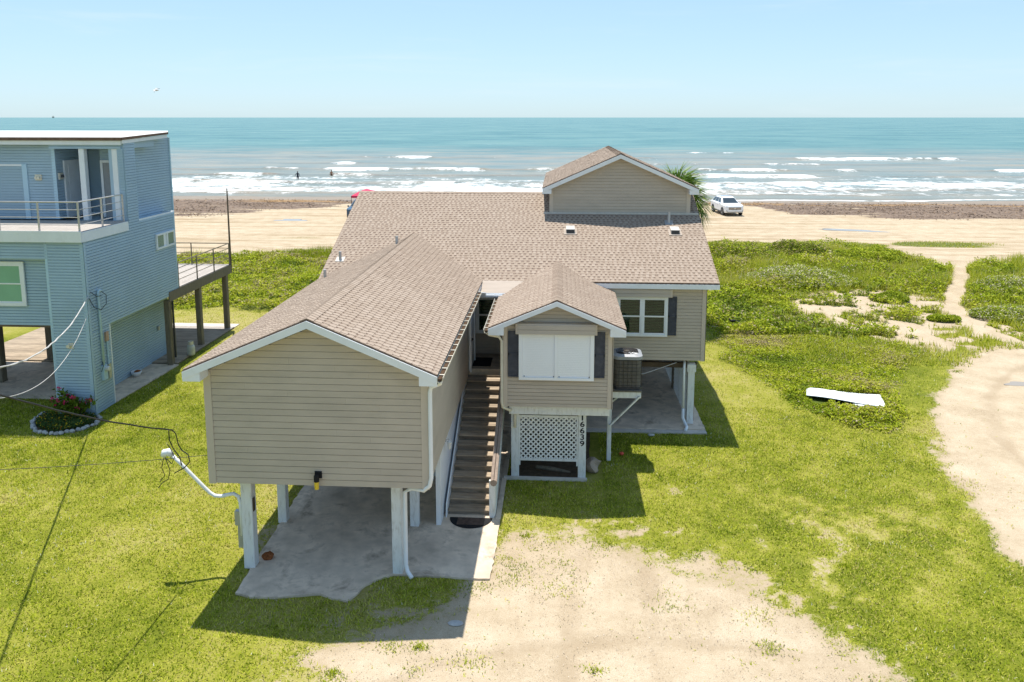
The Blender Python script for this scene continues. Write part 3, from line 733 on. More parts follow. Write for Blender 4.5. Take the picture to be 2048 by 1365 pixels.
def shrub(name, label, loc, rx, ry, h, n, size, tone, spread=0.12, hi=None, group=None):
    t = thing(name, (loc[0], loc[1], 0), label, 'shrub', group)
    st = MB()
    for i in range(9):
        a = random.random() * 6.28; r = random.random() ** 0.5
        e = (loc[0] + math.cos(a) * rx * 0.7 * r, loc[1] + math.sin(a) * ry * 0.7 * r, h * random.uniform(0.5, 0.85))
        st.tube([(loc[0] + math.cos(a) * rx * .3 * r, loc[1] + math.sin(a) * ry * .3 * r, -0.02), e], [0.018, 0.006], 5)
    st.build('stem', M['bark'], t)
    a = RNG.random(n) * 2 * np.pi; r = RNG.random(n) ** 0.5
    x = loc[0] + rx * r * np.cos(a); y = loc[1] + ry * r * np.sin(a)
    top = h * np.sqrt(np.clip(1 - 0.85 * r ** 2, 0.03, 1)) * (0.55 + 0.9 * (fbm(x * 1.3 + loc[0], y * 1.3, 3) - 0.1))
    z = ground_z(x, y) + np.maximum(0.02, top * RNG.random(n) ** 0.45)
    V = leaves(n, x, y, z, size)
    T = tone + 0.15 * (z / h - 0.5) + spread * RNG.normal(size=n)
    if hi is not None: T = np.where(RNG.random(n) < hi[0], hi[1], T)
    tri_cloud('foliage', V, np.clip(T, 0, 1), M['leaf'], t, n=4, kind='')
    return t
shrub('flowering_shrub', 'broad pale cream-flowered dune shrub beside the sandy opening', (14.2, 46.2, 0), 3.4, 2.0, 0.75, 16000, 0.06, 0.45, hi=(0.35, 1.0))
shrub('flowering_shrub', 'pale-flowered mound right of the sandy footpath, nearest the path fork', (22.6, 39.0, 0), 2.4, 1.4, 0.6, 9000, 0.055, 0.45, hi=(0.28, 0.99))
shrub('flowering_shrub', 'cream-flowered shrub right of the footpath, farther from camera', (24.6, 44.0, 0), 1.7, 1.6, 0.8, 7000, 0.055, 0.42, hi=(0.28, 0.99))
shrub('dune_shrub', 'dark green bush beside the footpath in the sandy opening', (17.6, 42.2, 0), 1.0, 0.8, 0.5, 4500, 0.05, 0.44)
shrub('dune_shrub', 'small green bush at the lower end of the sandy opening', (18.6, 38.3, 0), 0.8, 0.5, 0.4, 3000, 0.05, 0.50)
shrub('dune_shrub', 'tall dark green and brown bush clump on the dune behind the house', (11.0, 53.0, 0), 3.6, 2.6, 1.0, 16000, 0.075, 0.42, 0.18, hi=(0.18, 0.89))
shrub('dune_shrub', 'rounded purple-brown dune bush at the back of the dune', (16.4, 54.6, 0), 2.4, 1.8, 1.1, 10000, 0.07, 0.36, 0.2, hi=(0.25, 0.88))
shrub('dune_shrub', 'bright green dune bush right of the purple-brown bush', (20.6, 53.0, 0), 2.4, 2.0, 1.0, 10000, 0.07, 0.50, 0.14)
shrub('dune_shrub', 'low brown dead-leaf clump in the green behind the blue house lawn', (-11.9, 39.3, 0), 0.9, 0.5, 0.35, 2500, 0.06, 0.85, 0.06)

# ------------------------------------------------------------------ seaweed heaps along the waterline
def wrack_heaps():
    n = 60000
    x = RNG.uniform(-62, 62, n); y = RNG.uniform(72, 93.5, n)
    L = layout(x, y)
    k = RNG.random(n) < np.maximum(L['wrack'] * (0.25 + 0.75 * sstep(0.45, 0.6, fbm(x * 0.5, y * 0.9, 3))), 0.9 * L['gold'])
    x = x[k]; y = y[k]; g = L['gold'][k]
    h = 0.03 + 0.12 * np.clip(fbm(x * 0.8, y * 0.8, 3) - 0.35, 0, 1) * 2 + 0.18 * g * fbm(x * 0.5, y * 0.5, 2)
    z = ground_z(x, y) + h * RNG.random(len(x))
    V = leaves(len(x), x, y, z, 0.10, 2.5)
    T = np.clip(0.35 + 0.35 * g + 0.18 * RNG.normal(size=len(x)), 0, 1)
    M['wrack'] = mat_tint('seaweed', [(0, (0.08, 0.058, 0.045)), (0.4, (0.165, 0.122, 0.092)), (0.7, (0.30, 0.18, 0.085)), (1, (0.45, 0.32, 0.18))], 0.8, 0.1, 3, 0.1, 0.0)
    tag(tri_cloud('seaweed_wrack', V, T, M['wrack'], n=4), 'brown seaweed heaped in a band along the waterline', 'seaweed')
wrack_heaps()

# ------------------------------------------------------------------ shell gravel on the drive and the road
def gravel():
    x = np.concatenate([RNG.uniform(-6, 7, 26000), RNG.uniform(10, 24, 26000)]); y = np.concatenate([RNG.uniform(10.5, 17.5, 26000), RNG.uniform(11, 34, 26000)])
    k = RNG.random(len(x)) < layout(x, y)['sand'] ** 2 * sstep(0.25, 0.6, fbm(x * 0.9, y * 0.9, 3)); x = x[k]; y = y[k]
    z = ground_z(x, y) + 0.008
    V = leaves(len(x), x, y, z, 0.007 + 0.007 * RNG.random(len(x)), 1.5)
    m = mat_tint('shell_grit', [(0, (0.20, 0.155, 0.11)), (0.5, (0.38, 0.30, 0.21)), (1, (0.66, 0.58, 0.47))], 0.9, 0.1, 3, 0.1, 0.0)
    tag(tri_cloud('shell_gravel', V, RNG.random(len(x)), m, n=4), 'loose shell grit strewn over the sandy drive', 'gravel')
gravel()
# ------------------------------------------------------------------ slabs
def slab(name, poly, z0, z1, mat, wob=0.0):
    pts = []
    for i in range(len(poly)):
        a = Vector((*poly[i], 0)); b = Vector((*poly[(i + 1) % len(poly)], 0)); n = max(1, int((b - a).length / 0.12)) if wob > 0 else 1
        for j in range(n):
            p = a.lerp(b, j / n); nr = Vector((-(b - a).y, (b - a).x, 0)).normalized()
            pts.append(p + nr * (wob * (2 * random.random() - 1)))
    m = MB().prism([(p.x, p.y, z0) for p in pts], (0, 0, z1 - z0))
    o = m.build(name, mat); tag(o, kind='structure'); return o
slab('bare_soil', [(-1.3, 20.26), (0.6, 20.26), (0.9, 21.4), (1.0, 23.54), (-1.3, 23.7)], -0.05, 0.012, M['soil'], 0.02)
slab('carport_slab', [(-6.62, 14.64), (-6.26, 14.53), (-5.65, 14.55), (-5.2, 14.68), (-4.87, 14.72), (-4.55, 14.60), (-4.22, 14.50), (-4.12, 14.75), (-4.0, 15.1), (-3.8, 15.32), (-3.5, 15.5), (-2.4, 15.48), (-1.41, 15.46), (-1.38, 17.0), (-1.39, 18.0), (-1.4, 23.79), (-6.72, 23.79), (-6.74, 18.7), (-6.68, 16.75)], -0.1, 0.03, M['concrete'], 0.02)
slab('house_slab', [(-1.39, 23.8), (4.62, 23.86), (4.62, 34.6), (-7.3, 34.6), (-7.3, 23.8)], -0.1, 0.06, M['concrete'], 0.012)
slab('house_slab', [(-0.9, 23.55), (4.62, 23.62), (4.62, 23.855), (-0.9, 23.79)], -0.1, 0.035, M['concrete_edge'], 0.012)

# ------------------------------------------------------------------ the beige beach house
H = thing('beach_house', (-1.4, 24.2, 0), 'beige raised beach house with brown shingle roof, wing on posts and central stair', 'house')
def lap_boards(parent, O, u, n, z0, z1, pitch, lims, mat, name='siding_board', cuts=None, groove=0.015, joined=None, proud=0.022, top=0.6):
    """lims(z)->(u0,u1) along u from O; one object per board unless joined is an MB"""
    O = Vector(O); u = Vector(u).normalized(); n = Vector(n).normalized()
    z = z0; r = 0
    while z < z1 - 0.01:
        zt = min(z + pitch - groove, z1)
        a0, a1 = lims(z); b0, b1 = lims(zt)
        segs = [(a0, a1, b0, b1)]
        if cuts:
            c = cuts(r)
            if c is not None and a0 + 0.2 < c < a1 - 0.2 and b0 + .1 < c < b1 - .1: segs = [(a0, c - 0.0006, b0, c - 0.0006), (c + 0.0006, a1, c + 0.0006, b1)]
        for (p0, p1, q0, q1) in segs:
            if p1 - p0 < 0.03: continue
            if q1 - q0 < 0.02: q0 = q1 = (q0 + q1) / 2; q1 += 0.01
            P = lambda uu, nn, zz: O + u * uu + n * nn + Vector((0, 0, zz))
            pts = [P(p0, 0, z), P(p1, 0, z), P(p1, proud, z), P(p0, proud, z), P(q0, 0, zt), P(q1, 0, zt), P(q1, proud * top, zt), P(q0, proud * top, zt)]
            if joined is not None: joined.hexa(pts)
            else: MB().hexa(pts).build(name, mat, parent)
        z += pitch; r += 1

# --- wing body
WX0, WX1, WY0, WY1, WZ0 = -7.24, -2.68, 15.2, 24.16, 2.16
RX, RZ, EZ, RW = -4.962, 5.813, 4.721, 2.579
SL = (RZ - EZ) / RW
wall = MB()
wall.prism([(WX0, WY0, WZ0), (WX1, WY0, WZ0), (WX1, WY0, 4.58), (RX, WY0, 4.58 + (WX1 - RX) * SL), (WX0, WY0, 4.58)], (0, WY1 - WY0, 0))
wing_wall = wall.build('wall', M['vinyl'], H)
def gable(z):
    zt = 4.60
    if z <= zt: return (0.0, WX1 - WX0)
    k = (z - zt) / SL
    return (k, WX1 - WX0 - k)
lap_boards(wing_wall, (WX0, WY0, 0), (1, 0, 0), (0, -1, 0), WZ0, 5.5, 0.1375, gable, M['vinyl'], cuts=lambda r: [1.1, 2.9, None, 1.75, 3.6, 0.8, 2.7, None, 1.7, 3.4][(r * 7) % 10])
lap_boards(wing_wall, (WX1, WY0, 0), (0, 1, 0), (1, 0, 0), WZ0, 4.56, 0.1375, lambda z: (0, WY1 - WY0 - 0.0), M['vinyl'], cuts=lambda r: [1.6, 3.3, 2.4, 4.1, 5.2][r % 5])
lap_boards(wing_wall, (WX0, WY1, 0), (0, -1, 0), (-1, 0, 0), WZ0, 4.56, 0.1375, lambda z: (0, WY1 - WY0), M['vinyl'], joined=(jm := MB()))
tag(jm.build('left_siding', M['vinyl'], wing_wall), kind='stuff')
m = MB()
for x in (WX0, WX1):
    s = -1 if x == WX0 else 1
    MB().box(x - 0.055 if s < 0 else x - 0.10, x + 0.10 if s < 0 else x + 0.055, WY0 - 0.032, WY0 - 0.021, WZ0 - 0.015, 4.58).build('corner_board', M['vinyl_trim'], wing_wall)
    MB().box(min(x + s * 0.021, x + s * 0.034), max(x + s * 0.021, x + s * 0.034), WY0 - 0.03, WY0 + 0.11, WZ0 - 0.015, 4.56).build('corner_board', M['vinyl_trim'], wing_wall)
# floors
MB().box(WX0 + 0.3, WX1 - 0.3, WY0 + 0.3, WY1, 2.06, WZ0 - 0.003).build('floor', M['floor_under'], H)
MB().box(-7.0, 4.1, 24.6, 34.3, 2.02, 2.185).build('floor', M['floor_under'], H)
for y in (15.85, 17.72, 20.2, 22.7): MB().box(WX0 + 0.3, WX1 - 0.3, y, y + 0.12, 1.95, 2.059).build('floor_beam', M['dark_wood'], H)
for x in (-6.70, -3.45): MB().box(x, x + 0.09, 16.3, 24, 1.85, 1.949).build('floor_beam', M['dark_wood'], H)

# --- main body
MX0, MX1, MY0, MY1, MZ0 = -7.3, 4.54, 24.18, 34.6, 2.19
MEY, MEZ, MRY, MRZ, MLX, MRX = 23.936, 4.714, 29.379, 6.965, -7.58, 4.91
MS = (MRZ - MEZ) / (MRY - MEY)
mw = MB().prism([(MX0, MY0, MZ0), (MX0, MY1, MZ0), (MX0, MY1, 4.62), (MX0, MRY, 4.62 + MS * (MRY - MY0)), (MX0, MY0, 4.62)], (MX1 - MX0, 0, 0))
main_wall = mw.build('wall', M['vinyl'], H)
lap_boards(main_wall, (1.37, MY0, 0), (1, 0, 0), (0, -1, 0), MZ0, 4.62, 0.104, lambda z: (0, MX1 - 1.37), M['vinyl'], cuts=lambda r: [1.2, 2.2, None, 1.7][r % 4])
lap_boards(main_wall, (WX1 + .03, MY0, 0), (1, 0, 0), (0, -1, 0), 2.3, 4.62, 0.104, lambda z: (0, -1.42 - WX1 - .03), M['vinyl'])
jm = MB()
lap_boards(None, (MX1, MY0, 0), (0, 1, 0), (1, 0, 0), MZ0, 4.6, 0.104, lambda z: (0, MY1 - MY0), None, joined=jm)
def gable2(z):
    if z < 4.6: return (0, MY1 - MY0)
    k = (z - 4.6) / MS
    return (k, MY1 - MY0 - k)
lap_boards(None, (MX1, MY0, 0), (0, 1, 0), (1, 0, 0), 4.6, 6.6, 0.104, gable2, None, joined=jm)
tag(jm.build('right_siding', M['vinyl'], main_wall), kind='stuff')
MB().box(MX1 - 0.10, MX1 + 0.04, MY0 - 0.034, MY0 - 0.021, MZ0 - 0.015, 4.60).build('corner_board', M['vinyl_trim'], main_wall)
MB().box(MX1 + 0.022, MX1 + 0.036, MY0 - 0.034, MY0 + 0.1, MZ0 - 0.015, 4.60).build('corner_board', M['vinyl_trim'], main_wall)

# --- bay body
BX0, BX1, BY0, BZ0 = -1.42, 1.37, 19.85, 2.21
BRX, BRZ, BEZ, BRW = -0.048, 5.149, 4.41, 1.76
BS = (BRZ - BEZ) / BRW
bw = MB().prism([(BX0, BY0, BZ0), (BX1, BY0, BZ0), (BX1, BY0, 4.43), (BRX, BY0, 4.43 + (BX1 - BRX) * BS), (BX0, BY0, 4.43)], (0, MY0 - BY0 - 0.01, 0))
bay_wall = bw.build('wall', M['vinyl'], H)
def gable3(z):
    zt = 4.44
    if z <= zt: return (0.0, BX1 - BX0)
    k = (z - zt) / BS
    return (k, BX1 - BX0 - k)
lap_boards(bay_wall, (BX0, BY0, 0), (1, 0, 0), (0, -1, 0), BZ0, 5.0, 0.1, gable3, M['vinyl'])
lap_boards(bay_wall, (BX1, BY0, 0), (0, 1, 0), (1, 0, 0), BZ0, 4.40, 0.1, lambda z: (0, MY0 - BY0 - 0.02), M['vinyl'])
jm = MB()
lap_boards(None, (BX0, MY0 - 0.02, 0), (0, -1, 0), (-1, 0, 0), BZ0, 4.40, 0.1, lambda z: (0, MY0 - BY0 - 0.02), None, joined=jm)
tag(jm.build('left_siding', M['vinyl'], bay_wall), kind='stuff')
for x, s in ((BX0, -1), (BX1, 1)):
    MB().box(x - 0.05 if s < 0 else x - 0.09, x + 0.09 if s < 0 else x + 0.05, BY0 - 0.034, BY0 - 0.021, BZ0 - 0.02, 4.42).build('corner_board', M['vinyl_trim'], bay_wall)
    MB().box(min(x + s * 0.021, x + s * 0.036), max(x + s * 0.021, x + s * 0.036), BY0 - 0.034, BY0 + 0.09, BZ0 - 0.02, 4.42).build('corner_board', M['vinyl_trim'], bay_wall)
MB().box(BX0 + .2, BX1 - .2, BY0 + 0.3, MY0 - 0.02, 2.09, BZ0 - 0.003).build('floor', M['floor_under'], H)
MB().box(-1.30, 1.36, 20.0, 20.21, 1.93, 2.205).build('rim_beam', M['white_wood'], H, bevel=0.006)
MB().box(-1.30, 1.36, 20.22, 20.3, 1.95, 2.085).build('floor_beam', M['dark_wood'], H)

# --- upper storey
DX0, DX1, DY0, DY1 = -0.32, 4.545, 27.94, 34.62
DRX, DRZ, DEZ, DRW, DRY0, DRY1 = 2.109, 8.497, 7.287, 2.729, 27.676, 35.2
DS = (DRZ - DEZ) / DRW
dw = MB().prism([(DX0, DY0, 5.5), (DX1, DY0, 5.5), (DX1, DY0, 7.33), (DRX, DY0, 7.33 + (DX1 - DRX) * DS), (DX0, DY0, 7.33)], (0, DY1 - DY0, 0))
upper_wall = dw.build('wall', M['vinyl'], H)
def gable4(z):
    zt = 7.35
    if z <= zt: return (0.0, DX1 - DX0)
    k = (z - zt) / DS
    return (k, DX1 - DX0 - k)
lap_boards(upper_wall, (DX0, DY0, 0), (1, 0, 0), (0, -1, 0), 6.41, 8.35, 0.11, gable4, M['vinyl'], cuts=lambda r: {1: 3.0, 2: 3.0, 3: 4.1, 4: 4.1, 5: 2.7, 6: 2.5, 7: 2.2, 8: 2.9, 9: 2.95}.get(r))
jm = MB()
lap_boards(None, (DX1, DY0, 0), (0, 1, 0), (1, 0, 0), 4.62, 7.3, 0.11, lambda z: (0, DY1 - DY0), None, joined=jm)
lap_boards(None, (DX0, DY1, 0), (0, -1, 0), (-1, 0, 0), 6.3, 7.3, 0.11, lambda z: (0, DY1 - DY0), None, joined=jm)
tag(jm.build('side_siding', M['vinyl'], upper_wall), kind='stuff')
for x in (DX0, DX1):
    MB().box(x - 0.05 if x < 0 else x - 0.09, x + 0.09 if x < 0 else x + 0.05, DY0 - 0.034, DY0 - 0.021, 6.38, 7.33).build('corner_board', M['vinyl_trim'], upper_wall)
MB().box(DX0 - 0.25, DX1 + 0.33, DY0 - 0.08, DY0 - 0.022, 6.345, 6.41).build('step_flashing', M['metal'], upper_wall)

# ------------------------------------------------------------------ shingle roofs
def shingle_piece(mb, P, u0, w, v0, e, rnd):
    """P(u,v,n) -> point. one shingle: dark lower layer with two raised teeth"""
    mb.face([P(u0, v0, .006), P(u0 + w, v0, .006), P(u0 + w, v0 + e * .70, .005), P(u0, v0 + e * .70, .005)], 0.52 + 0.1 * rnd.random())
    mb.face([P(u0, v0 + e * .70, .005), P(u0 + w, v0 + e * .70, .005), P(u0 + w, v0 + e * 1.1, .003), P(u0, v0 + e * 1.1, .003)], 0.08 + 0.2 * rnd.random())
    n = 2 if w > 0.25 else 1
    for k in range(n):
        a = u0 + w * (k + rnd.uniform(0.03, 0.18)) / n; b = u0 + w * (k + rnd.uniform(0.50, 0.80)) / n
        t = 0.58 + 0.3 * rnd.random()
        h0, h1 = .014, .008
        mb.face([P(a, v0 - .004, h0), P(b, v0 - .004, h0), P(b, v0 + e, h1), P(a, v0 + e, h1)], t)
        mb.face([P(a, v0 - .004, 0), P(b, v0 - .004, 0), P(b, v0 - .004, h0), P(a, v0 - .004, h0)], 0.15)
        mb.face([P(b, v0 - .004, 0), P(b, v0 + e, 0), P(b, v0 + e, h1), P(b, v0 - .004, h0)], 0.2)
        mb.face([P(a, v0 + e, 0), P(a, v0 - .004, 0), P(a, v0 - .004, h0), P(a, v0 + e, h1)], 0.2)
def roof_plane(parent, O, U, Vv, width, length, e=0.147, piece=0.34, nobj=None, skip=None):
    O = Vector(O); U = Vector(U).normalized(); Vv = Vector(Vv).normalized(); N = U.cross(Vv).normalized()
    if N.z < 0: N = -N
    P = lambda a, b, c: O + U * a + Vv * b + N * c
    rnd = random.Random(int(width * 100 + length * 37))
    mb = MB(); objs = []
    rows = int(round(length / e)); e = length / rows
    variants = None
    for r in range(rows):
        u = -rnd.random() * piece
        while u < width - 0.01:
            w = piece * rnd.uniform(0.85, 1.25)
            a = max(u, 0); b = min(u + w, width)
            u += w
            if b - a < 0.04: continue
            if skip and skip(a, b, r * e): continue
            if nobj and nobj(a, b, r * e, rows) and a > 0:
                objs.append((a, r * e)); 
                # the piece is placed as an object of its own below, at fixed width
                continue
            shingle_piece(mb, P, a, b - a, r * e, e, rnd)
    if objs:
        # regular pieces: rebuild the object zone on a fixed pitch so the pieces tile it
        pass
    return mb, P, e, rows, U, Vv, N
def roof_body(name, pts_top, thick, parent, mat):
    """solid deck under the shingles: a quad (4 points) thickened downward"""
    m = MB(); d = Vector((0, 0, -thick)); m.prism(pts_top, d); return m.build(name, mat, parent)
M['roof_deck'] = mat_plain('roof_deck', (0.14, 0.10, 0.075), 0.9, 0.15, 4, 0.1, 0.2)
main_roof = roof_body('roof', [(MLX, MEY, MEZ), (MRX, MEY, MEZ), (MRX, MRY, MRZ), (MLX, MRY, MRZ)], 0.05, H, M['roof_deck'])
roof_body('roof_back', [(MLX, MRY, MRZ), (MRX, MRY, MRZ), (MRX, 34.82, MEZ), (MLX, 34.82, MEZ)], 0.05, main_roof, M['shingle'])
Lm = math.hypot(MRY - MEY, MRZ - MEZ)
mb, *_ = roof_plane(main_roof, (MLX, MEY, MEZ), (1, 0, 0), (0, MRY - MEY, MRZ - MEZ), MRX - MLX, Lm, 0.1447, 0.31)
tag(mb.build('shingle_field', M['shingle'], main_roof, tint=True, normals=False), kind='stuff')
Lw = math.hypot(RW, RZ - EZ)
WRF, WRB = 14.807, 26.6
wing_roof = roof_body('roof', [(RX, WRF, RZ), (RX, WRB, RZ), (RX + RW, WRB, EZ), (RX + RW, WRF, EZ)], 0.05, H, M['roof_deck'])
roof_body('roof_left', [(RX, WRB, RZ), (RX, WRF, RZ), (RX - RW, WRF, EZ), (RX - RW, WRB, EZ)], 0.05, wing_roof, M['roof_deck'])
# right slope: the shingles nearest the camera are pieces of their own
NEAR = 15 * 0.345
U = Vector((0, 1, 0)); Vw = Vector((-RW, 0, RZ - EZ)).normalized(); Nw = Vector((RZ - EZ, 0, RW)).normalized()
mb, P, ew, rows, *_ = roof_plane(wing_roof, (RX + RW, WRF + NEAR, EZ), (0, 1, 0), (-RW, 0, RZ - EZ), WRB - WRF - NEAR, Lw, 0.141, 0.345)
tag(mb.build('shingle_field', M['shingle'], wing_roof, tint=True, normals=False), kind='stuff')
variants = []
for k in range(7):
    q = MB(); rr = random.Random(50 + k)
    shingle_piece(q, lambda a, b, c: U * a + Vw * b + Nw * c, 0, 0.345, 0, ew, rr)
    variants.append(q.mesh('shingle', M['shingle'], tint=True))
edge = MB(); cnt = 0
for r in range(rows):
    off = [0.0, 0.17, 0.08, 0.25][r % 4]
    for k in range(-1, 16):
        a = k * 0.345 + off
        if a < 0 or a + 0.345 > NEAR + 1e-6:
            b0 = max(a, 0); b1 = min(a + 0.345, NEAR)
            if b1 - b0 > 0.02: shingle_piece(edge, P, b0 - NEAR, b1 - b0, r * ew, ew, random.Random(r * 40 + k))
            continue
        pos = Vector((RX + RW, WRF, EZ)) + U * a + Vw * (r * ew)
        link_mesh('shingle', random.choice(variants), wing_roof, pos - origin(wing_roof)); cnt += 1
tag(edge.build('cut_shingles', M['shingle'], wing_roof, tint=True, normals=False), kind='stuff')
mb, *_ = roof_plane(wing_roof, (RX - RW, WRB, EZ), (0, -1, 0), (RW, 0, RZ - EZ), WRB - WRF, Lw, 0.141, 0.345)
tag(mb.build('shingle_field', M['shingle'], wing_roof, tint=True, normals=False), kind='stuff')
Lb = math.hypot(BRW, BRZ - BEZ); BRF, BRB = 19.538, 25.05
bay_roof = roof_body('roof', [(BRX, BRF, BRZ), (BRX, BRB, BRZ), (BRX + BRW, BRB, BEZ), (BRX + BRW, BRF, BEZ)], 0.05, H, M['roof_deck'])
roof_body('roof_left', [(BRX, BRB, BRZ), (BRX, BRF, BRZ), (BRX - BRW, BRF, BEZ), (BRX - BRW, BRB, BEZ)], 0.05, bay_roof, M['roof_deck'])
for s in (1, -1):
    o = (BRX + s * BRW, BRF if s > 0 else BRB, BEZ)
    mb, *_ = roof_plane(bay_roof, o, (0, s, 0), (-s * BRW, 0, BRZ - BEZ), BRB - BRF, Lb, 0.141, 0.33)
    tag(mb.build('shingle_field', M['shingle'], bay_roof, tint=True, normals=False), kind='stuff')
Ld = math.hypot(DRW, DRZ - DEZ)
up_roof = roof_body('roof', [(DRX, DRY0, DRZ), (DRX, DRY1, DRZ), (DRX + DRW, DRY1, DEZ), (DRX + DRW, DRY0, DEZ)], 0.05, H, M['roof_deck'])
roof_body('roof_left', [(DRX, DRY1, DRZ), (DRX, DRY0, DRZ), (DRX - DRW, DRY0, DEZ), (DRX - DRW, DRY1, DEZ)], 0.05, up_roof, M['roof_deck'])
for s in (1, -1):
    o = (DRX + s * DRW, DRY0 if s > 0 else DRY1, DEZ)
    mb, *_ = roof_plane(up_roof, o, (0, s, 0), (-s * DRW, 0, DRZ - DEZ), DRY1 - DRY0, Ld, 0.141, 0.34)
    tag(mb.build('shingle_field', M['shingle'], up_roof, tint=True, normals=False), kind='stuff')
def ridge(parent, A, B, s1, s2):
    """cap shingles along a ridge; s1,s2 = downhill directions"""
    A = Vector(A); B = Vector(B); d = (B - A); n = int(d.length / 0.14); d.normalize(); s1 = Vector(s1).normalized() * .15; s2 = Vector(s2).normalized() * .15
    m = MB()
    for i in range(n):
        a = A + d * (0.14 * i); b = a + d * 0.16; up = Vector((0, 0, 0.022)); up2 = Vector((0, 0, 0.014))
        t = 0.5 + 0.3 * random.random()
        m.face([a + up, a + s1 + up, b + s1 + up2, b + up2], t); m.face([a + s2 + up, a + up, b + up2, b + s2 + up2], t)
        m.face([a + s1 + up, a + up, a, a + s1], .2); m.face([a + up, a + s2 + up, a + s2, a], .2)
        m.face([a + s1 + up, a + s1, b + s1, b + s1 + up2], .15); m.face([a + s2, a + s2 + up, b + s2 + up2, b + s2], .15)
    tag(m.build('ridge_cap', M['shingle'], parent, tint=True, normals=False), kind='stuff')
ridge(wing_roof, (RX, WRF, RZ), (RX, WRB, RZ), (RW, 0, EZ - RZ), (-RW, 0, EZ - RZ))
ridge(main_roof, (MLX, MRY, MRZ), (MRX, MRY, MRZ), (0, -1, -MS), (0, 1, -MS))
ridge(bay_roof, (BRX, BRF, BRZ), (BRX, BRB, BRZ), (BRW, 0, BEZ - BRZ), (-BRW, 0, BEZ - BRZ))
ridge(up_roof, (DRX, DRY0, DRZ), (DRX, DRY1, DRZ), (DRW, 0, DEZ - DRZ), (-DRW, 0, DEZ - DRZ))

# --- fascia, rakes, soffits, eave returns
def rake(parent, yf, rx, rz, ew, ez, h, mat, thick=0.03, ret=0.33, wallx=(None, None)):
    for s in (-1, 1):
        a = Vector((rx, yf, rz - 0.03)); b = Vector((rx + s * ew, yf, ez - 0.03)); d = Vector((0, 0, -h))
        MB().prism([a, b, b + d, a + d], (0, -thick, 0)).build('rake_board', mat, parent)
        # boxed eave return
        x0 = rx + s * ew; x1 = x0 - s * ret
        zt = ez - 0.035 - h
        MB().prism([(x0, yf - thick * .6, zt - 0.035), (x1, yf - thick * .6, zt - 0.035), (x1, yf - thick * .6, zt + ret * 0.42), (x0, yf - thick * .6, zt + 0.02)], (0, 0.38, 0)).build('eave_return', mat, parent)
        # gable soffit
        n1 = Vector((rx, yf + .005, rz - 0.06 - .05)); n2 = Vector((rx + s * (ew - .05), yf + .005, ez - 0.06 - 0.03))
        MB().prism([n1, n2, n2 + Vector((0, 0, -0.02)), n1 + Vector((0, 0, -0.02))], (0, 0.36, 0)).build('soffit', mat, parent)
rake(wing_roof, WRF, RX, RZ, RW, EZ, 0.155, M['white'], ret=0.36)
rake(bay_roof, BRF, BRX, BRZ, BRW, BEZ, 0.125, M['white'], ret=0.40)
rake(up_roof, DRY0, DRX, DRZ, DRW, DEZ, 0.14, M['white'], ret=0.32)
# side eaves
def eave(parent, x, y0, y1, z, wallx, mat):
    s = 1 if x > wallx else -1
    MB().box(min(x, x - s * 0.03), max(x, x - s * 0.03), y0 + .02, y1, z - 0.2, z - 0.055).build('fascia', mat, parent)
    MB().box(min(wallx, x - s * .03), max(wallx, x - s * .03), y0 + .3, y1, z - 0.205, z - 0.185).build('soffit', mat, parent)
eave(wing_roof, RX + RW, WRF, 23.9, EZ, WX1, M['white'])
eave(wing_roof, RX - RW, WRF, 23.9, EZ, WX0, M['white'])
eave(bay_roof, BRX + BRW, BRF, 24.1, BEZ, BX1, M['white'])
eave(bay_roof, BRX - BRW, BRF, 24.1, BEZ, BX0, M['white'])
eave(up_roof, DRX + DRW, DRY0, DRY1, DEZ, DX1, M['white'])
eave(up_roof, DRX - DRW, DRY0, DRY1, DEZ, DX0, M['white'])
# main eave fascia (right of bay) and rakes
MB().box(1.02, MRX, MEY - 0.028, MEY, MEZ - 0.19, MEZ - 0.045).build('fascia', M['white'], main_roof)
MB().box(1.0, MRX - .02, MEY + 0.003, MY0, MEZ - 0.19, MEZ - 0.17).build('soffit', M['white'], main_roof)
for x, s in ((MRX, 1), (MLX, -1)):
    a = Vector((x, MEY, MEZ - 0.05)); b = Vector((x, MRY, MRZ - 0.05)); c = Vector((x, 34.82, MEZ - 0.05)); d = Vector((0, 0, -0.15))
    MB().prism([a, b, b + d, a + d], (-s * 0.03, 0, 0)).build('rake_board', M['white'], main_roof)
    MB().prism([b, c, c + d, b + d], (-s * 0.03, 0, 0)).build('rake_board', M['white'], main_roof)
# little lower roof over the porch between wing and bay
aw = MB().prism([(-2.55, 24.22, 4.80), (-1.0, 24.22, 4.80), (-1.0, 23.15, 4.505), (-2.55, 23.15, 4.505)], (0, 0, -0.05))
porch_roof = aw.build('porch_roof', M['awning'], H)
MB().box(-2.5, -1.2, 23.11, 23.145, 4.36, 4.50).build('fascia', M['white'], porch_roof)
MB().box(-2.42, -2.2, 23.02, 23.11, 4.40, 4.53).build('gutter_end', M['metal'], porch_roof)
MB().box(-2.2, -1.7, 23.04, 23.11, 4.41, 4.46).build('lamp_tube', M['white'], porch_roof)
MB().tube([(-1.93, 23.08, 4.41), (-1.93, 23.08, 4.2), (-1.9, 23.0, 4.12)], 0.03, 8).build('downspout', M['metal'], porch_roof)

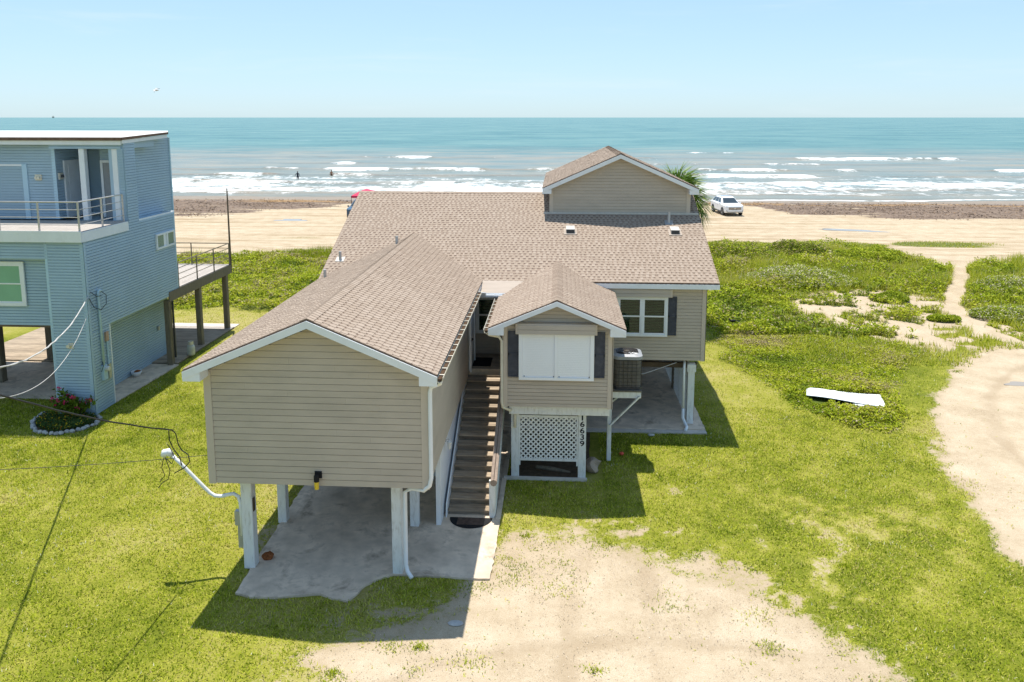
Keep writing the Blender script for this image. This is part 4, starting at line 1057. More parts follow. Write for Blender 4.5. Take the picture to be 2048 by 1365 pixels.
# --- gutters and downspouts
def gutter(x, y0, y1, z, s, mat, parent):
    m = MB()
    pr = [(0.0, 0.0), (0.0, -0.09), (0.05, -0.11), (0.10, -0.09), (0.12, 0.0), (0.112, 0.0), (0.094, -0.082), (0.05, -0.10), (0.008, -0.082), (0.008, 0.0)]
    m.prism([(x + s * a, y0, z + b) for a, b in pr], (0, y1 - y0, 0))
    g = m.build('gutter', mat, parent)
    y = y0 + 0.2
    while y < y1:
        MB().box(min(x, x + s * .115), max(x, x + s * .115), y, y + 0.035, z - 0.012, z - 0.002).build('gutter_strap', mat, g); y += 0.42
    MB().box(min(x + s * .012, x + s * .088), max(x + s * .012, x + s * .088), y0 + .02, y1 - .02, z - 0.07, z - 0.03).build('leaf_litter', M['litter'], g)
    return g
gutter(RX + RW, WRF - 0.02, 22.6, EZ - 0.045, 1, M['cream'], H)
gutter(BRX - BRW, BRF - 0.02, 23.1, BEZ - 0.045, -1, M['cream'], H)
MB().tube([(-2.33, 14.95, 4.58), (-2.36, 15.05, 4.47), (-2.56, 15.13, 4.36), (-2.585, 15.13, 4.25), (-2.585, 15.13, 2.42), (-2.62, 15.13, 2.25), (-2.75, 15.2, 2.11), (-3.05, 15.40, 2.05), (-3.20, 15.44, 1.95), (-3.21, 15.44, 0.30), (-3.17, 15.40, 0.16), (-3.06, 15.30, 0.08)], 0.045, 8).build('downspout', M['white'], H, smooth=True)
MB().tube([(-1.85, 19.6, 4.27), (-1.80, 19.7, 4.18), (-1.55, 19.78, 4.11), (-1.48, 19.79, 4.0), (-1.48, 19.79, 2.35), (-1.46, 19.8, 2.2), (-1.28, 19.95, 2.06), (-1.16, 20.14, 2.0), (-1.15, 20.15, 1.85), (-1.15, 20.15, 1.5)], 0.04, 8).build('downspout', M['cream'], H, smooth=True)
MB().tube([(3.98, 24.32, 2.12), (3.96, 24.22, 1.95), (3.96, 24.2, 0.62)], 0.04, 8).build('downspout', M['white'], H, smooth=True)
MB().tube([(3.96, 24.2, 0.6), (3.96, 24.19, 0.3), (4.0, 24.1, 0.2), (4.05, 23.92, 0.1), (3.98, 23.72, 0.06)], 0.05, 8).build('downspout', M['white'], H, smooth=True)
# --- roof vents
def pipe(x, y, z, h, parent, base=True):
    MB().lathe((x, y, z - 0.05), [(0.0, h + .05), (0.045, h + .05), (0.05, 0)], 12).build('vent_pipe', M['metal'], parent, smooth=False)
    if base: MB().obox((x, y, z + 0.02), (0.14, 0, 0), (0, 0.13, 0.13 * MS), (0, -0.004, 0.01)).build('pipe_flashing', M['concrete_edge'] if x < -6 else M['metal'], parent)
mz = lambda y: MEZ + MS * (y - MEY)
pipe(-7.15, 24.95, mz(24.95), 0.28, main_roof); pipe(3.78, 27.32, mz(27.32), 0.38, main_roof)
wz = lambda x: RZ - SL * abs(x - RX)
pipe(-7.22, 23.47, wz(-7.22), 0.24, wing_roof, False); pipe(-5.25, 24.86, wz(-5.25), 0.26, wing_roof, False)
for x in (0.37, 3.91):
    v = MB(); z = mz(26.75)
    v.hexa([(x - .15, 26.60, z - .05), (x + .15, 26.60, z - .05), (x + .15, 26.95, z + .07), (x - .15, 26.95, z + .07), (x - .15, 26.6, z + .10), (x + .15, 26.6, z + .10), (x + .15, 26.95, z + .18), (x - .15, 26.95, z + .18)])
    vo = v.build('roof_vent', M['concrete_edge'], main_roof, bevel=0.008)
    MB().box(x - .13, x + .13, 26.585, 26.598, z - .045, z + .08).build('vent_mouth', M['dark_metal'], vo)
    MB().obox((x, 26.72, z + 0.012), (0.22, 0, 0), (0, 0.2, 0.2 * MS), (0, -0.004, 0.008)).build('vent_flange', M['awning'], vo)

# --- posts
def post(x0, x1, y0, y1, z0, z1, mat=None, name='post'):
    return MB().box(x0, x1, y0, y1, z0, z1).build(name, mat or M['white_wood'], H, bevel=0.012)
post(-6.80, -6.56, 15.55, 15.79, 0, 2.15); post(-3.52, -3.31, 15.52, 15.73, 0, 2.15)
post(-6.75, -6.54, 17.5, 17.71, 0, 2.02); post(-3.52, -3.31, 17.5, 17.71, 0, 2.02)
for x in (-6.74, -3.52):
    for y in (20.2, 22.7): post(x, x + 0.21, y, y + .21, 0, 2.02)
post(-1.26, -1.05, 20.22, 20.43, 0, 1.94); post(0.55, 0.76, 20.22, 20.43, 0, 1.94)
post(1.40, 1.52, 21.5, 21.62, 0, 1.88)
mp = post(4.10, 4.31, 24.3, 24.51, 0, 2.04)
MB().box(4.07, 4.34, 24.27, 24.54, 1.78, 2.02).build('post_cap', M['white_wood'], mp)
MB().box(4.312, 4.325, 24.33, 24.45, 0.15, 0.95).build('rust_strap', M['rust'], mp)
for x in (-6.9, -3.3, 0.6, 4.1):
    for y in (27.6, 31.0, 34.2): post(x, x + .2, y, y + .2, 0, 2.02, M['grey_wood'])
for x in (-6.9, -3.3, 0.6): post(x, x + .2, 24.4, 24.6, 0, 2.02, M['grey_wood'])
for y in (24.45, 27.7, 31.1): MB().box(-7.2, 4.4, y, y + .14, 1.86, 2.018).build('floor_beam', M['dark_wood'], H)
MB().box(-1.45, 0.80, 20.16, 20.215, -0.02, 0.09).build('sill_board', M['concrete_edge'], H)

# --- lattice panels (slats one by one)
def lattice(parent, O, u, w, z0, z1, n, pitch=0.102, sw=0.040, th=0.008):
    O = Vector(O); u = Vector(u).normalized(); n = Vector(n).normalized(); hgt = z1 - z0; zz = Vector((0, 0, 1))
    def clip(c, sgn):
        # line: a*sgn + b = c inside 0..w,0..hgt (b up)
        pts = []
        for a in (0, w):
            b = c - sgn * a
            if 0 <= b <= hgt: pts.append((a, b))
        for b in (0, hgt):
            a = (c - b) * sgn
            if 0 < a < w: pts.append((a, b))
        return pts[:2] if len(pts) >= 2 else None
    for sgn in (1, -1):
        off = n * (0.0 if sgn > 0 else th)
        c = 0 if sgn > 0 else -w
        stop = w + hgt if sgn > 0 else hgt
        c += pitch * 0.5
        while c < stop:
            p = clip(c, sgn)
            if p and math.hypot(p[0][0] - p[1][0], p[0][1] - p[1][1]) > 0.05:
                A = O + u * p[0][0] + zz * (z0 + p[0][1]) + off; B = O + u * p[1][0] + zz * (z0 + p[1][1]) + off
                d = (B - A); L = d.length; d.normalize(); sd = d.cross(n).normalized()
                MB().obox((A + B) / 2, d * (L / 2), sd * (sw / 2), n * (th / 2)).build('lattice_slat', M['white_wood'], parent)
            c += pitch * math.sqrt(2) * 0.82
lat = MB()
lat.box(-1.05, 0.55, 20.235, 20.27, 1.75, 1.82); 
lp = lat.build('lattice_panel', M['white_wood'], H)
MB().box(-1.05, 0.55, 20.235, 20.27, 0.53, 0.60).build('frame_rail', M['white_wood'], lp)
for x in (-1.048, 0.505): MB().box(x, x + .04, 20.232, 20.265, 0.40, 1.82).build('frame_stile', M['white_wood'], lp)
lattice(lp, (-1.01, 20.262, 0), (1, 0, 0), 1.52, 0.60, 1.75, (0, -1, 0), pitch=0.118)
lp2 = MB().box(4.14, 4.19, 24.55, 33.4, 1.84, 2.0).build('lattice_panel', M['white_wood'], H)
for y in (26.4, 28.4, 30.6, 32.8): MB().box(4.14, 4.2, y, y + .06, 0.05, 1.84).build('frame_stile', M['white_wood'], lp2)
lattice(lp2, (4.165, 24.55, 0), (0, 1, 0), 8.8, 0.06, 1.84, (-1, 0, 0), pitch=0.14, sw=0.045)

# --- house number
num = MB().box(0.56, 0.75, 20.206, 20.218, 0.9, 1.86).build('number_board', M['white_wood'], H)
def digit(ch, x, z, hgt):
    cu = bpy.data.curves.new('digit', 'FONT'); cu.body = ch; cu.size = 1.0; cu.extrude = 0.02; cu.offset = 0.012; cu.align_x = 'CENTER'
    tmp = bpy.data.objects.new('digit_tmp', cu); COL.objects.link(tmp)
    bpy.context.view_layer.update()
    dg = bpy.context.evaluated_depsgraph_get()
    me = bpy.data.meshes.new_from_object(tmp.evaluated_get(dg))
    bpy.data.objects.remove(tmp)
    co = np.array([v.co[:] for v in me.vertices]); mn, mx = co.min(0), co.max(0)
    s = hgt / (mx[1] - mn[1])
    me.transform(Matrix.Translation((-(mn[0] + mx[0]) / 2, -mn[1], 0)))
    me.transform(Matrix.Diagonal((s * (1.25 if ch != '1' else 1.5), s, 0.3, 1)))
    me.transform(Matrix.Rotation(math.pi / 2, 4, 'X'))
    me.materials.clear(); me.materials.append(M['black'])
    o = link_mesh('house_number', me, num, Vector((x, 20.203, z)) - origin(num))
    return o
for i, ch in enumerate('16639'): digit(ch, 0.655, 1.715 - i * 0.182, 0.155)

# --- windows
def slats(parent, x0, x1, y, z0, z1, pitch, mat, name='blind_slat'):
    z = z0
    while z < z1:
        MB().obox(((x0 + x1) / 2, y, z), ((x1 - x0) / 2, 0, 0), (0, 0.010, 0.008), (0, -0.001, 0.0015)).build(name, mat, parent); z += pitch
def window(parent, x0, x1, z0, z1, y, halves=2, blind=True, pane_back=None, trim=0.07, pane=None):
    """double-hung windows in a wall facing -y"""
    w = MB()
    w.box(x0, x1, y - .045, y + .01, z0, z0 + trim); w.box(x0, x1, y - .045, y + .01, z1 - trim, z1)
    w.box(x0, x0 + trim, y - .045, y + .01, z0 + trim, z1 - trim); w.box(x1 - trim, x1, y - .045, y + .01, z0 + trim, z1 - trim)
    W = w.build('window', M['white'], parent)
    inner = (x1 - x0 - 2 * trim); hw = inner / halves
    for i in range(halves):
        a = x0 + trim + i * hw; b = a + hw
        if i: MB().box(a - .035, a + .035, y - .04, y + .01, z0 + trim, z1 - trim).build('mullion', M['white'], W)
        a += .035 if i else 0; b -= .035 if i < halves - 1 else 0
        zm = (z0 + z1) / 2
        for (q0, q1, yy) in ((zm - .015, z1 - trim, y - .028), (z0 + trim, zm + .015, y - .014)):
            f = MB(); t = .04
            f.box(a, b, yy - .012, yy + .012, q0, q0 + t); f.box(a, b, yy - .012, yy + .012, q1 - t, q1)
            f.box(a, a + t, yy - .012, yy + .012, q0 + t, q1 - t); f.box(b - t, b, yy - .012, yy + .012, q0 + t, q1 - t)
            f.build('sash', M['white'], W)
            MB().box(a + t, b - t, yy - .003, yy + .003, q0 + t, q1 - t).build('pane', pane or M['glass'], W)
        if blind: slats(W, a + .03, b - .03, y + .012, z0 + trim + .02, z1 - trim, 0.05, M['blind'])
    MB().box(x0 + trim, x1 - trim, y + .024, y + .03, z0 + trim, z1 - trim).build('window_back', pane_back or M['interior'], W)
    return W
window(main_wall, 1.80, 3.38, 2.97, 4.25, MY0 - 0.065, 2)
MB().box(3.42 - 3.42 + 1.50, 3.50, MY0 - 0.20, MY0 - 0.022, 4.24, 4.50).build('shutter_box', M['vinyl_trim'], main_wall, bevel=0.01)
lap_boards(main_wall, (1.50, MY0 - .2, 0), (1, 0, 0), (0, -1, 0), 4.25, 4.49, 0.12, lambda z: (0, 1.93), M['vinyl'])
def panel_shutter(parent, x0, x1, y, z0, z1):
    m = MB(); f = .035
    m.box(x0, x1, y - .03, y, z0, z1)
    s = m.build('shutter', M['shutter'], parent)
    zm = (z0 + z1) / 2
    for q0, q1 in ((z0, z0 + f), (zm - .03, zm + .03), (z1 - f, z1)): MB().box(x0, x1, y - .045, y - .031, q0, q1).build('shutter_rail', M['shutter'], s)
    for q0 in (x0, x1 - f): MB().box(q0, q0 + f, y - .045, y - .031, z0 + f + .001, z1 - f - .001).build('shutter_stile', M['shutter'], s)
panel_shutter(main_wall, 3.40, 3.66, MY0 - .022, 3.0, 4.23)
# bay window with closed roller shutters
panel_shutter(bay_wall, -1.315, -1.03, BY0 - .022, 3.03, 4.26)
panel_shutter(bay_wall, 0.93, 1.20, BY0 - .022, 3.04, 4.26)
MB().box(-1.11, 0.99, BY0 - 0.22, BY0 - 0.022, 4.22, 4.50).build('shutter_box', M['vinyl_trim'], bay_wall, bevel=0.01)
lap_boards(bay_wall, (-1.06, BY0 - .22, 0), (1, 0, 0), (0, -1, 0), 4.23, 4.48, 0.125, lambda z: (0, 2.0), M['vinyl'])
rs = MB()
X0, X1, Z0, Z1, YS = -1.03, 0.92, 2.97, 4.23, BY0 - 0.085
for a, b in ((X0, X0 + .1), (X1 - .1, X1), (-.10, -.02)): rs.box(a, b, YS - .03, BY0 - .022, Z0 + .07, Z1)
rs.box(X0, X1, YS - .03, BY0 - .022, Z0, Z0 + .07)
RS = rs.build('roller_shutter', M['roller'], bay_wall)
for a, b in ((X0 + .101, -.101), (-.019, X1 - .101)):
    z = Z0 + .071
    while z < Z1 - .02:
        MB().hexa([(a, YS, z), (b, YS, z), (b, YS + .03, z), (a, YS + .03, z), (a, YS + .001, z + .045), (b, YS + .001, z + .045), (b, YS + .03, z + .0462), (a, YS + .03, z + .0462)]).build('shutter_slat', M['roller'], RS); z += 0.0465
for x in (X0 + .13, -.13, .01, X1 - .13): MB().box(x, x + .02, YS - .012, YS - .001, Z0 + .085, Z0 + .11).build('latch', M['dark_metal'], RS)
# porch window and door
window(main_wall, -2.62, -1.55, 2.98, 4.18, MY0 - 0.065, 1, True)
MB().box(-2.644, -2.60, 22.35, 23.40, 2.32, 4.36).build('door', M['white'], wing_wall)
dr = [o for o in wing_wall.children if o.name.startswith('door')][0]
MB().box(-2.599, -2.56, 22.28, 22.36, 2.3, 4.42).build('door_frame', M['white'], dr)
MB().box(-2.599, -2.56, 23.39, 23.47, 2.3, 4.42).build('door_frame', M['white'], dr)
MB().ball((-2.55, 22.46, 3.25), 0.04).build('door_handle', M['dark_metal'], dr, smooth=True)

# --- porch landing and stair
MB().box(-2.66, -1.43, 22.62, 24.15, 2.20, 2.30).build('porch_floor', M['weathered'], H)
MB().box(-2.68, -1.42, 22.585, 22.615, 2.12, 2.305).build('landing_nosing', M['concrete'], H)
for i in range(1, 15):
    y = 18.15 + 0.297 * i; z = 0.153 * i
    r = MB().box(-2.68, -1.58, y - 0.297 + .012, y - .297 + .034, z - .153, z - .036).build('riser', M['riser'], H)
    MB().box(-2.69, -1.57, y - 0.297 - .015, y - .297 + .135, z - .036, z).build('tread', M['weathered'], H)
    MB().box(-2.69, -1.57, y - .297 + .142, y + .03, z - .036, z).build('tread', M['weathered'], H)
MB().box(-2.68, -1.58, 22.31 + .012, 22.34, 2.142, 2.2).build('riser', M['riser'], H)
# skirt and storage wall on the left of the stair
sk = MB().prism([(-2.70, 17.98, 0.03), (-2.70, 18.35, 0.03), (-2.70, 22.6, 2.1), (-2.70, 22.6, 2.48), (-2.70, 22.0, 2.3), (-2.70, 18.05, 0.35)], (-0.03, 0, 0))
sk.build('stair_skirt', M['white'], H)
sw = MB()
WS = MB().box(-2.90, -2.79, 17.6, 17.68, 0.03, 2.02).build('storage_wall', M['white'], H)
y = 17.681
while y < 23.7:
    MB().box(-2.905 + .02, -2.79, y, y + 0.197, 0.03, 2.02).build('wall_board', M['white'], WS); y += 0.2
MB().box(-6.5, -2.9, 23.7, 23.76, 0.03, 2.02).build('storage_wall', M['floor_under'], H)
# lantern on that wall
lt = MB(); lt.box(-2.785, -2.74, 18.24, 18.30, 1.86, 1.90); lt.tube([(-2.76, 18.27, 1.89), (-2.68, 18.27, 1.93), (-2.66, 18.27, 1.88)], 0.008, 6)
LT = lt.build('wall_lantern', M['metal'], H)
MB().lathe((-2.66, 18.27, 1.68), [(0.045, 0), (0.06, .16), (0.065, .17), (0.02, .22), (0, .23)], 8).build('lantern_cage', M['lamp_glass'], LT)
# balustrade on the right of the stair
bal = [(-1.53, 18.05, 0.05), (-1.53, 18.5, 0.05), (-1.53, 22.55, 2.05), (-1.53, 22.55, 3.15), (-1.53, 18.05, 0.95)]
BAL = MB().prism(bal, (-0.035, 0, 0)).build('balustrade', M['white_wood'], H)
for i in range(23):
    y = 18.06 + i * 0.196; z = lambda yy: 0.95 + (yy - 18.05) * 0.489
    zb = lambda yy: max(0.05, 0.05 + (yy - 18.5) * 0.494)
    y1 = min(y + 0.188, 22.54)
    MB().prism([(-1.529, y, zb(y)), (-1.529, y1, zb(y1)), (-1.529, y1, z(y1) - .02), (-1.529, y, z(y) - .02)], (0.014, 0, 0)).build('baluster_board', M['white_wood'], BAL)
for dx in (-0.075, 0.01):
    MB().bar((-1.54 + dx + .03, 17.98, 0.98), (-1.54 + dx + .03, 22.5, 3.19), 0.075, 0.045).build('handrail', M['rail_wood'], BAL, bevel=0.008)
MB().bar((-1.55, 18.0, 0.93), (-1.55, 22.5, 3.13), 0.10, 0.05).build('handrail', M['rail_wood'], BAL)
MB().lathe((-1.545, 17.985, 0.965), [(0, -.03), (0.085, -.03), (0.085, 0.0), (0, 0.0)], 8, 'y').build('rail_end_cap', M['rail_wood'], BAL)
MB().box(-1.66, -1.54, 18.03, 18.12, 0.03, 0.98).build('newel_post', M['white_wood'], BAL)
MB().box(-1.50, -1.38, 17.95, 22.4, 0.0, 0.05).build('kerb', M['concrete'], H)

# --- wall lamp under the gable
wl = MB(); wl.box(-5.03, -4.88, 15.16, 15.178, 2.33, 2.48)
WL = wl.build('wall_lamp', M['black'], wing_wall)
MB().lathe((-4.965, 15.07, 2.30), [(0.0, .16), (0.04, .155), (0.055, .12), (0.055, .0)], 12).build('lamp_hood', M['black'], WL)
MB().lathe((-4.965, 15.07, 2.14), [(0.0, 0), (0.045, 0), (0.05, .16)], 12).build('lamp_lens', M['yellow'], WL)

# --- service mast, meter box and wire tails on the front left post
mst = MB().tube([(-6.83, 15.62, 0.75), (-6.84, 15.62, 1.5), (-6.88, 15.62, 1.64), (-6.98, 15.62, 1.70), (-7.12, 15.62, 1.67), (-7.26, 15.62, 1.63), (-7.40, 15.62, 1.64), (-7.5, 15.62, 1.70), (-7.62, 15.61, 1.83), (-8.12, 15.6, 2.38), (-8.3, 15.6, 2.56)], 0.04, 10)
MST = mst.build('service_mast', M['white'], H, smooth=True)
MB().tube([(-8.28, 15.6, 2.54), (-8.36, 15.6, 2.62), (-8.44, 15.6, 2.60), (-8.48, 15.6, 2.52)], [0.05, 0.085, 0.085, 0.06], 10).build('weather_head', M['white'], MST, smooth=True)
MB().box(-6.98, -6.84, 15.6, 15.72, 0.98, 1.30).build('meter_box', M['metal'], MST)
MB().box(-6.93, -6.83, 15.62, 15.70, 0.45, 0.98).build('conduit_box', M['metal'], MST)
for pts in ([(-8.46, 15.58, 2.52), (-8.48, 15.5, 2.3), (-8.4, 15.46, 2.15), (-8.5, 15.42, 2.02)], [(-8.44, 15.58, 2.52), (-8.3, 15.5, 2.25), (-8.35, 15.5, 2.05), (-8.5, 15.48, 1.95), (-8.56, 15.46, 1.86)], [(-8.42, 15.56, 2.5), (-8.25, 15.5, 2.4), (-8.18, 15.5, 2.55), (-8.25, 15.48, 2.75), (-8.3, 15.46, 2.85)]):
    MB().tube(pts, 0.009, 5).build('wire_tail', M['cable'], MST)
MB().box(-6.60, -6.54, 15.58, 15.68, 1.32, 1.62).build('junction_box', M['dark_wood'], MST)

# --- condenser platform
pf = MB(); pf.box(1.40, 2.34, 21.50, 21.56, 1.89, 2.07); pf.box(1.40, 2.34, 22.46, 22.52, 1.89, 2.07); pf.box(2.28, 2.34, 21.561, 22.459, 1.89, 2.07)
PF = pf.build('condenser_platform', M['white_wood'], H)
MB().box(1.40, 2.36, 21.48, 22.54, 2.071, 2.10).build('platform_board', M['grey_wood'], PF)
MB().bar((1.47, 21.47, 1.08), (2.30, 21.47, 1.96), 0.04, 0.09, (0, 1, 0)).build('brace', M['white_wood'], PF)
MB().bar((1.45, 22.49, 1.30), (2.20, 22.49, 1.92), 0.04, 0.09, (0, 1, 0)).build('brace', M['white_wood'], PF)
MB().tube([(1.42, 22.6, 2.3), (2.6, 23.4, 1.98), (3.2, 23.9, 2.02), (3.7, 24.15, 2.12)], 0.009, 6).build('refrigerant_line', M['cable_white'], PF)

# ------------------------------------------------------------------ condenser
AC = thing('condenser_unit', (1.95, 22.0, 2.10), 'rusty boxy air conditioner condenser on the white bracket beside the bay', 'air conditioner')
def rrect(cx, cy, hx, hy, r, n=4):
    P = []
    for sx, sy, a0 in ((1, 1, 0), (-1, 1, 90), (-1, -1, 180), (1, -1, 270)):
        for i in range(n + 1):
            a = math.radians(a0 + 90 * i / n); P.append((cx + sx * (hx - r) + r * math.cos(a), cy + sy * (hy - r) + r * math.sin(a)))
    return P
def rprism(cx, cy, hx, hy, r, z0, z1): return MB().prism([(x, y, z0) for x, y in rrect(cx, cy, hx, hy, r)], (0, 0, z1 - z0))
acx, acy = 1.96, 22.0
rprism(acx, acy, .385, .385, .15, 2.17, 2.98).build('coil', M['ac_coil'], AC)
rprism(acx, acy, .41, .41, .16, 2.10, 2.17).build('base_pan', M['dark_metal'], AC)
cage = MB()
for z in np.linspace(2.22, 2.95, 8):
    P = rrect(acx, acy, .40, .40, .16); cage.tube([(x, y, z) for x, y in P + P[:1]], 0.006, 4, False)
for i in range(5):
    t = -0.24 + 0.12 * i
    for q in ((acx + t, acy - .402), (acx + t, acy + .402), (acx - .402, acy + t), (acx + .402, acy + t)):
        cage.tube([(q[0], q[1], 2.17), (q[0], q[1], 2.98)], 0.006, 4, False)
cage.build('wire_guard', M['guard'], AC)
lid = MB(); n = 24
outer = []; 
P4 = rrect(acx, acy, .42, .42, .18, 5)
ring = [(acx + .365 * math.cos(math.atan2(y - acy, x - acx)), acy + .365 * math.sin(math.atan2(y - acy, x - acx))) for x, y in P4]
for i in range(len(P4)):
    j = (i + 1) % len(P4)
    lid.face([(*P4[i], 2.98), (*P4[j], 2.98), (*P4[j], 3.07), (*P4[i], 3.07)])
    lid.face([(*P4[i], 3.07), (*P4[j], 3.07), (*ring[j], 3.12), (*ring[i], 3.12)])
    lid.face([(*ring[i], 3.12), (*ring[j], 3.12), (*ring[j], 2.99), (*ring[i], 2.99)])
lid.build('lid', M['ac_grey'], AC)
MB().lathe((acx, acy, 3.0), [(0, 0), (0.37, 0)], 24).build('fan_well', M['dark_metal'], AC)
g = MB()
for r in (0.08, 0.14, 0.2, 0.26, 0.31): g.tube([(acx + r * math.cos(a), acy + r * math.sin(a), 3.125) for a in np.linspace(0, 2 * math.pi, 25)], 0.005, 4, False)
for a in np.linspace(0, math.pi, 7)[:-1]: g.tube([(acx - .325 * math.cos(a), acy - .325 * math.sin(a), 3.12), (acx + .325 * math.cos(a), acy + .325 * math.sin(a), 3.12)], 0.005, 4, False)
g.lathe((acx, acy, 3.125), [(0, .01), (0.07, .01), (0.075, 0)], 16)
g.build('fan_guard', M['guard'], AC)
for i in range(3):
    a = i * 2.094
    MB().obox((acx + .17 * math.cos(a), acy + .17 * math.sin(a), 3.04), (0.13 * math.cos(a), .13 * math.sin(a), 0), (-.06 * math.sin(a), .06 * math.cos(a), .02), (0, 0, 0.003)).build('fan_blade', M['metal'], AC)

# ------------------------------------------------------------------ mats
dm = thing('doormat', (-2.1, 18.0, 0.031), 'dark half-round rubber doormat at the foot of the stairs', 'doormat')
pts = [(-2.1 + 0.52 * math.cos(a), 17.98 + 0.50 * math.sin(a), 0.032) for a in np.linspace(math.pi, 2 * math.pi, 25)]
MB().prism(pts, (0, 0, 0.012)).build('rubber_base', M['black'], dm)
MB().box(-2.42, -1.78, 17.63, 17.95, 0.0445, 0.052).build('carpet_inlay', mat_plain('brown_carpet', (0.10, 0.07, 0.055), 0.95, 0.3, 8, 0.05, 0.5), dm)
tag(MB().box(-2.6, -2.05, 22.85, 23.7, 2.301, 2.315).build('doormat', M['black']), 'rectangular dark doormat on the porch landing by the door', 'doormat')
# ------------------------------------------------------------------ the blue house
B = thing('blue_house', (-18.5, 27, 0), 'blue-sided raised beach house with flat roof, balcony and rear deck', 'house')
BX = -15.25
YF, YB = 24.0, 30.0
LEFT = -25.0
def bl(parent, O, u, n, z0, z1, lims, name='siding', pitch=0.098):
    jm = MB(); lap_boards(None, O, u, n, z0, z1, pitch, lims, None, joined=jm, groove=0.018, proud=0.036, top=0.88)
    return tag(jm.build(name, M['blue'], parent), kind='stuff')
# ground floor column (storage) on the right
col = MB().box(-16.5, BX, YF, 25.1, 0, 2.95).build('column_wall', M['blue'], B)
bl(col, (-16.5, YF, 0), (1, 0, 0), (0, -1, 0), 0.02, 2.95, lambda z: (0, BX + 16.5))
bl(col, (BX, YF, 0), (0, 1, 0), (1, 0, 0), 0.02, 2.80, lambda z: (0, 1.08))
for x0, x1 in ((-16.53, -16.44), (BX - .10, BX + .034)): MB().box(x0, x1, YF - .03, YF - .017, 0, 5.75).build('corner_trim', M['blue_trim'], col)
MB().box(BX + .018, BX + .032, YF - .03, YF + .09, 0, 5.75).build('corner_trim', M['blue_trim'], col)
MB().box(BX + .0, BX + .032, 25.08, 25.14, 0, 2.80).build('corner_trim', M['white'], col)
# recessed ground wall behind the side passage
gw = MB().box(-16.9, -16.2, 25.11, 30.9, 0.03, 2.75).build('ground_wall', M['blue'], B)
bl(gw, (-16.2, 25.11, 0), (0, 1, 0), (1, 0, 0), 0.05, 2.78, lambda z: (0, 5.79))
MB().box(-16.18, -16.1, 29.9, 30.0, 1.25, 1.4).build('outlet_cover', M['metal'], gw)
# middle storey
mid = MB()
mid.box(-16.45, BX, YF, YB, 2.951, 6.0); mid.box(LEFT, -16.451, YF + .28, YB, 2.951, 5.2); mid.box(LEFT, -16.451, YF, YB, 5.201, 6.0)
MID = mid.build('wall', M['blue'], B)
bl(MID, (BX, YF, 0), (0, 1, 0), (1, 0, 0), 2.82, 6.03, lambda z: (0, YB - YF))
bl(MID, (-16.45, YF, 0), (1, 0, 0), (0, -1, 0), 2.96, 5.80, lambda z: (0, BX + 16.45))
bl(MID, (LEFT, YF + .28, 0), (1, 0, 0), (0, -1, 0), 2.96, 5.2, lambda z: (0, -16.47 - LEFT))
bl(MID, (LEFT, YF, 0), (1, 0, 0), (0, -1, 0), 5.24, 5.80, lambda z: (0, -16.47 - LEFT))
MB().box(-16.449, BX, YF + .03, YB, 2.80, 2.95).build('soffit', M['blue_trim'], MID)
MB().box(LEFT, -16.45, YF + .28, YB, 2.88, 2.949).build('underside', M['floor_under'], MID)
MB().box(BX - .02, BX + .03, YB - .07, YB + .03, 3.0, 6.05).build('corner_trim', M['blue_trim'], MID)
w = window(MID, -18.75, -17.42, 3.62, 5.10, YF + .28 - .075, 1, False, M['green_curtain'], 0.11, M['green_pane'])
w['label'] = 'white framed window with green curtain behind the glass'
# small side window in the right wall
sw = MB(); x = BX + .045
for y0, y1, z0, z1 in ((28.46, 29.85, 4.78, 4.85), (28.46, 29.85, 5.30, 5.37), (28.46, 28.53, 4.851, 5.299), (29.78, 29.85, 4.851, 5.299), (29.23, 29.33, 4.851, 5.299)): sw.box(x - .01, x + .045, y0, y1, z0, z1)
SW = sw.build('window', M['white'], MID)
MB().box(x + .005, x + .01, 28.53, 29.23, 4.85, 5.30).build('pane', M['roller'], SW); MB().box(x + .005, x + .01, 29.33, 29.78, 4.85, 5.30).build('pane', M['blind'], SW)
for i in range(5): MB().box(x + .011, x + .016, 28.54 + i * .10, 28.62 + i * .1, 4.85, 5.30).build('vertical_blind', M['blind'], SW)
# balcony floor and rail on top of the middle storey
fl = MB().box(LEFT, BX + .05, YF - .12, 26.65, 6.001, 6.10)
FL = fl.build('balcony_floor', M['deck'], B)
i = 0; yy = YF - .11
while yy < 26.6:
    MB().box(LEFT, BX - .02, yy, yy + .135, 6.101, 6.13).build('deck_board', M['deck'], FL); yy += .145
MB().box(LEFT, BX + .07, YF - .165, YF - .125, 5.80, 6.16).build('balcony_fascia', M['white'], FL)
MB().box(BX + .035, BX + .075, YF - .124, 26.62, 5.80, 6.12).build('balcony_fascia', M['white'], FL)
def railing(parent, pts, z0, ztop, nrail, every, mat, r=0.022):
    """posts and rails along a polyline"""
    R = None
    for (a, b) in zip(pts[:-1], pts[1:]):
        A = Vector((*a, 0)); Bv = Vector((*b, 0)); L = (Bv - A).length; n = max(1, round(L / every))
        for i in range(n + 1):
            if i == 0 and a != pts[0]: continue
            p = A.lerp(Bv, i / n)
            o = MB().box(p.x - r, p.x + r, p.y - r, p.y + r, z0, ztop).build('rail_post', mat, parent)
        for k in range(nrail):
            z = ztop - (ztop - z0 - 0.1) * k / nrail
            MB().tube([(A.x, A.y, z), (Bv.x, Bv.y, z)], 0.024 if k == 0 else 0.014, 6).build('rail_bar', mat, parent)
br = MB().box(LEFT, LEFT + .05, YF - .03, YF + .03, 6.1, 7.08).build('balcony_railing', M['steel_rail'], B)
railing(br, [(LEFT + .4, YF - .02), (BX - .05, YF - .02), (BX - .05, 26.55)], 6.0, 7.08, 4, 1.28, M['steel_rail'])
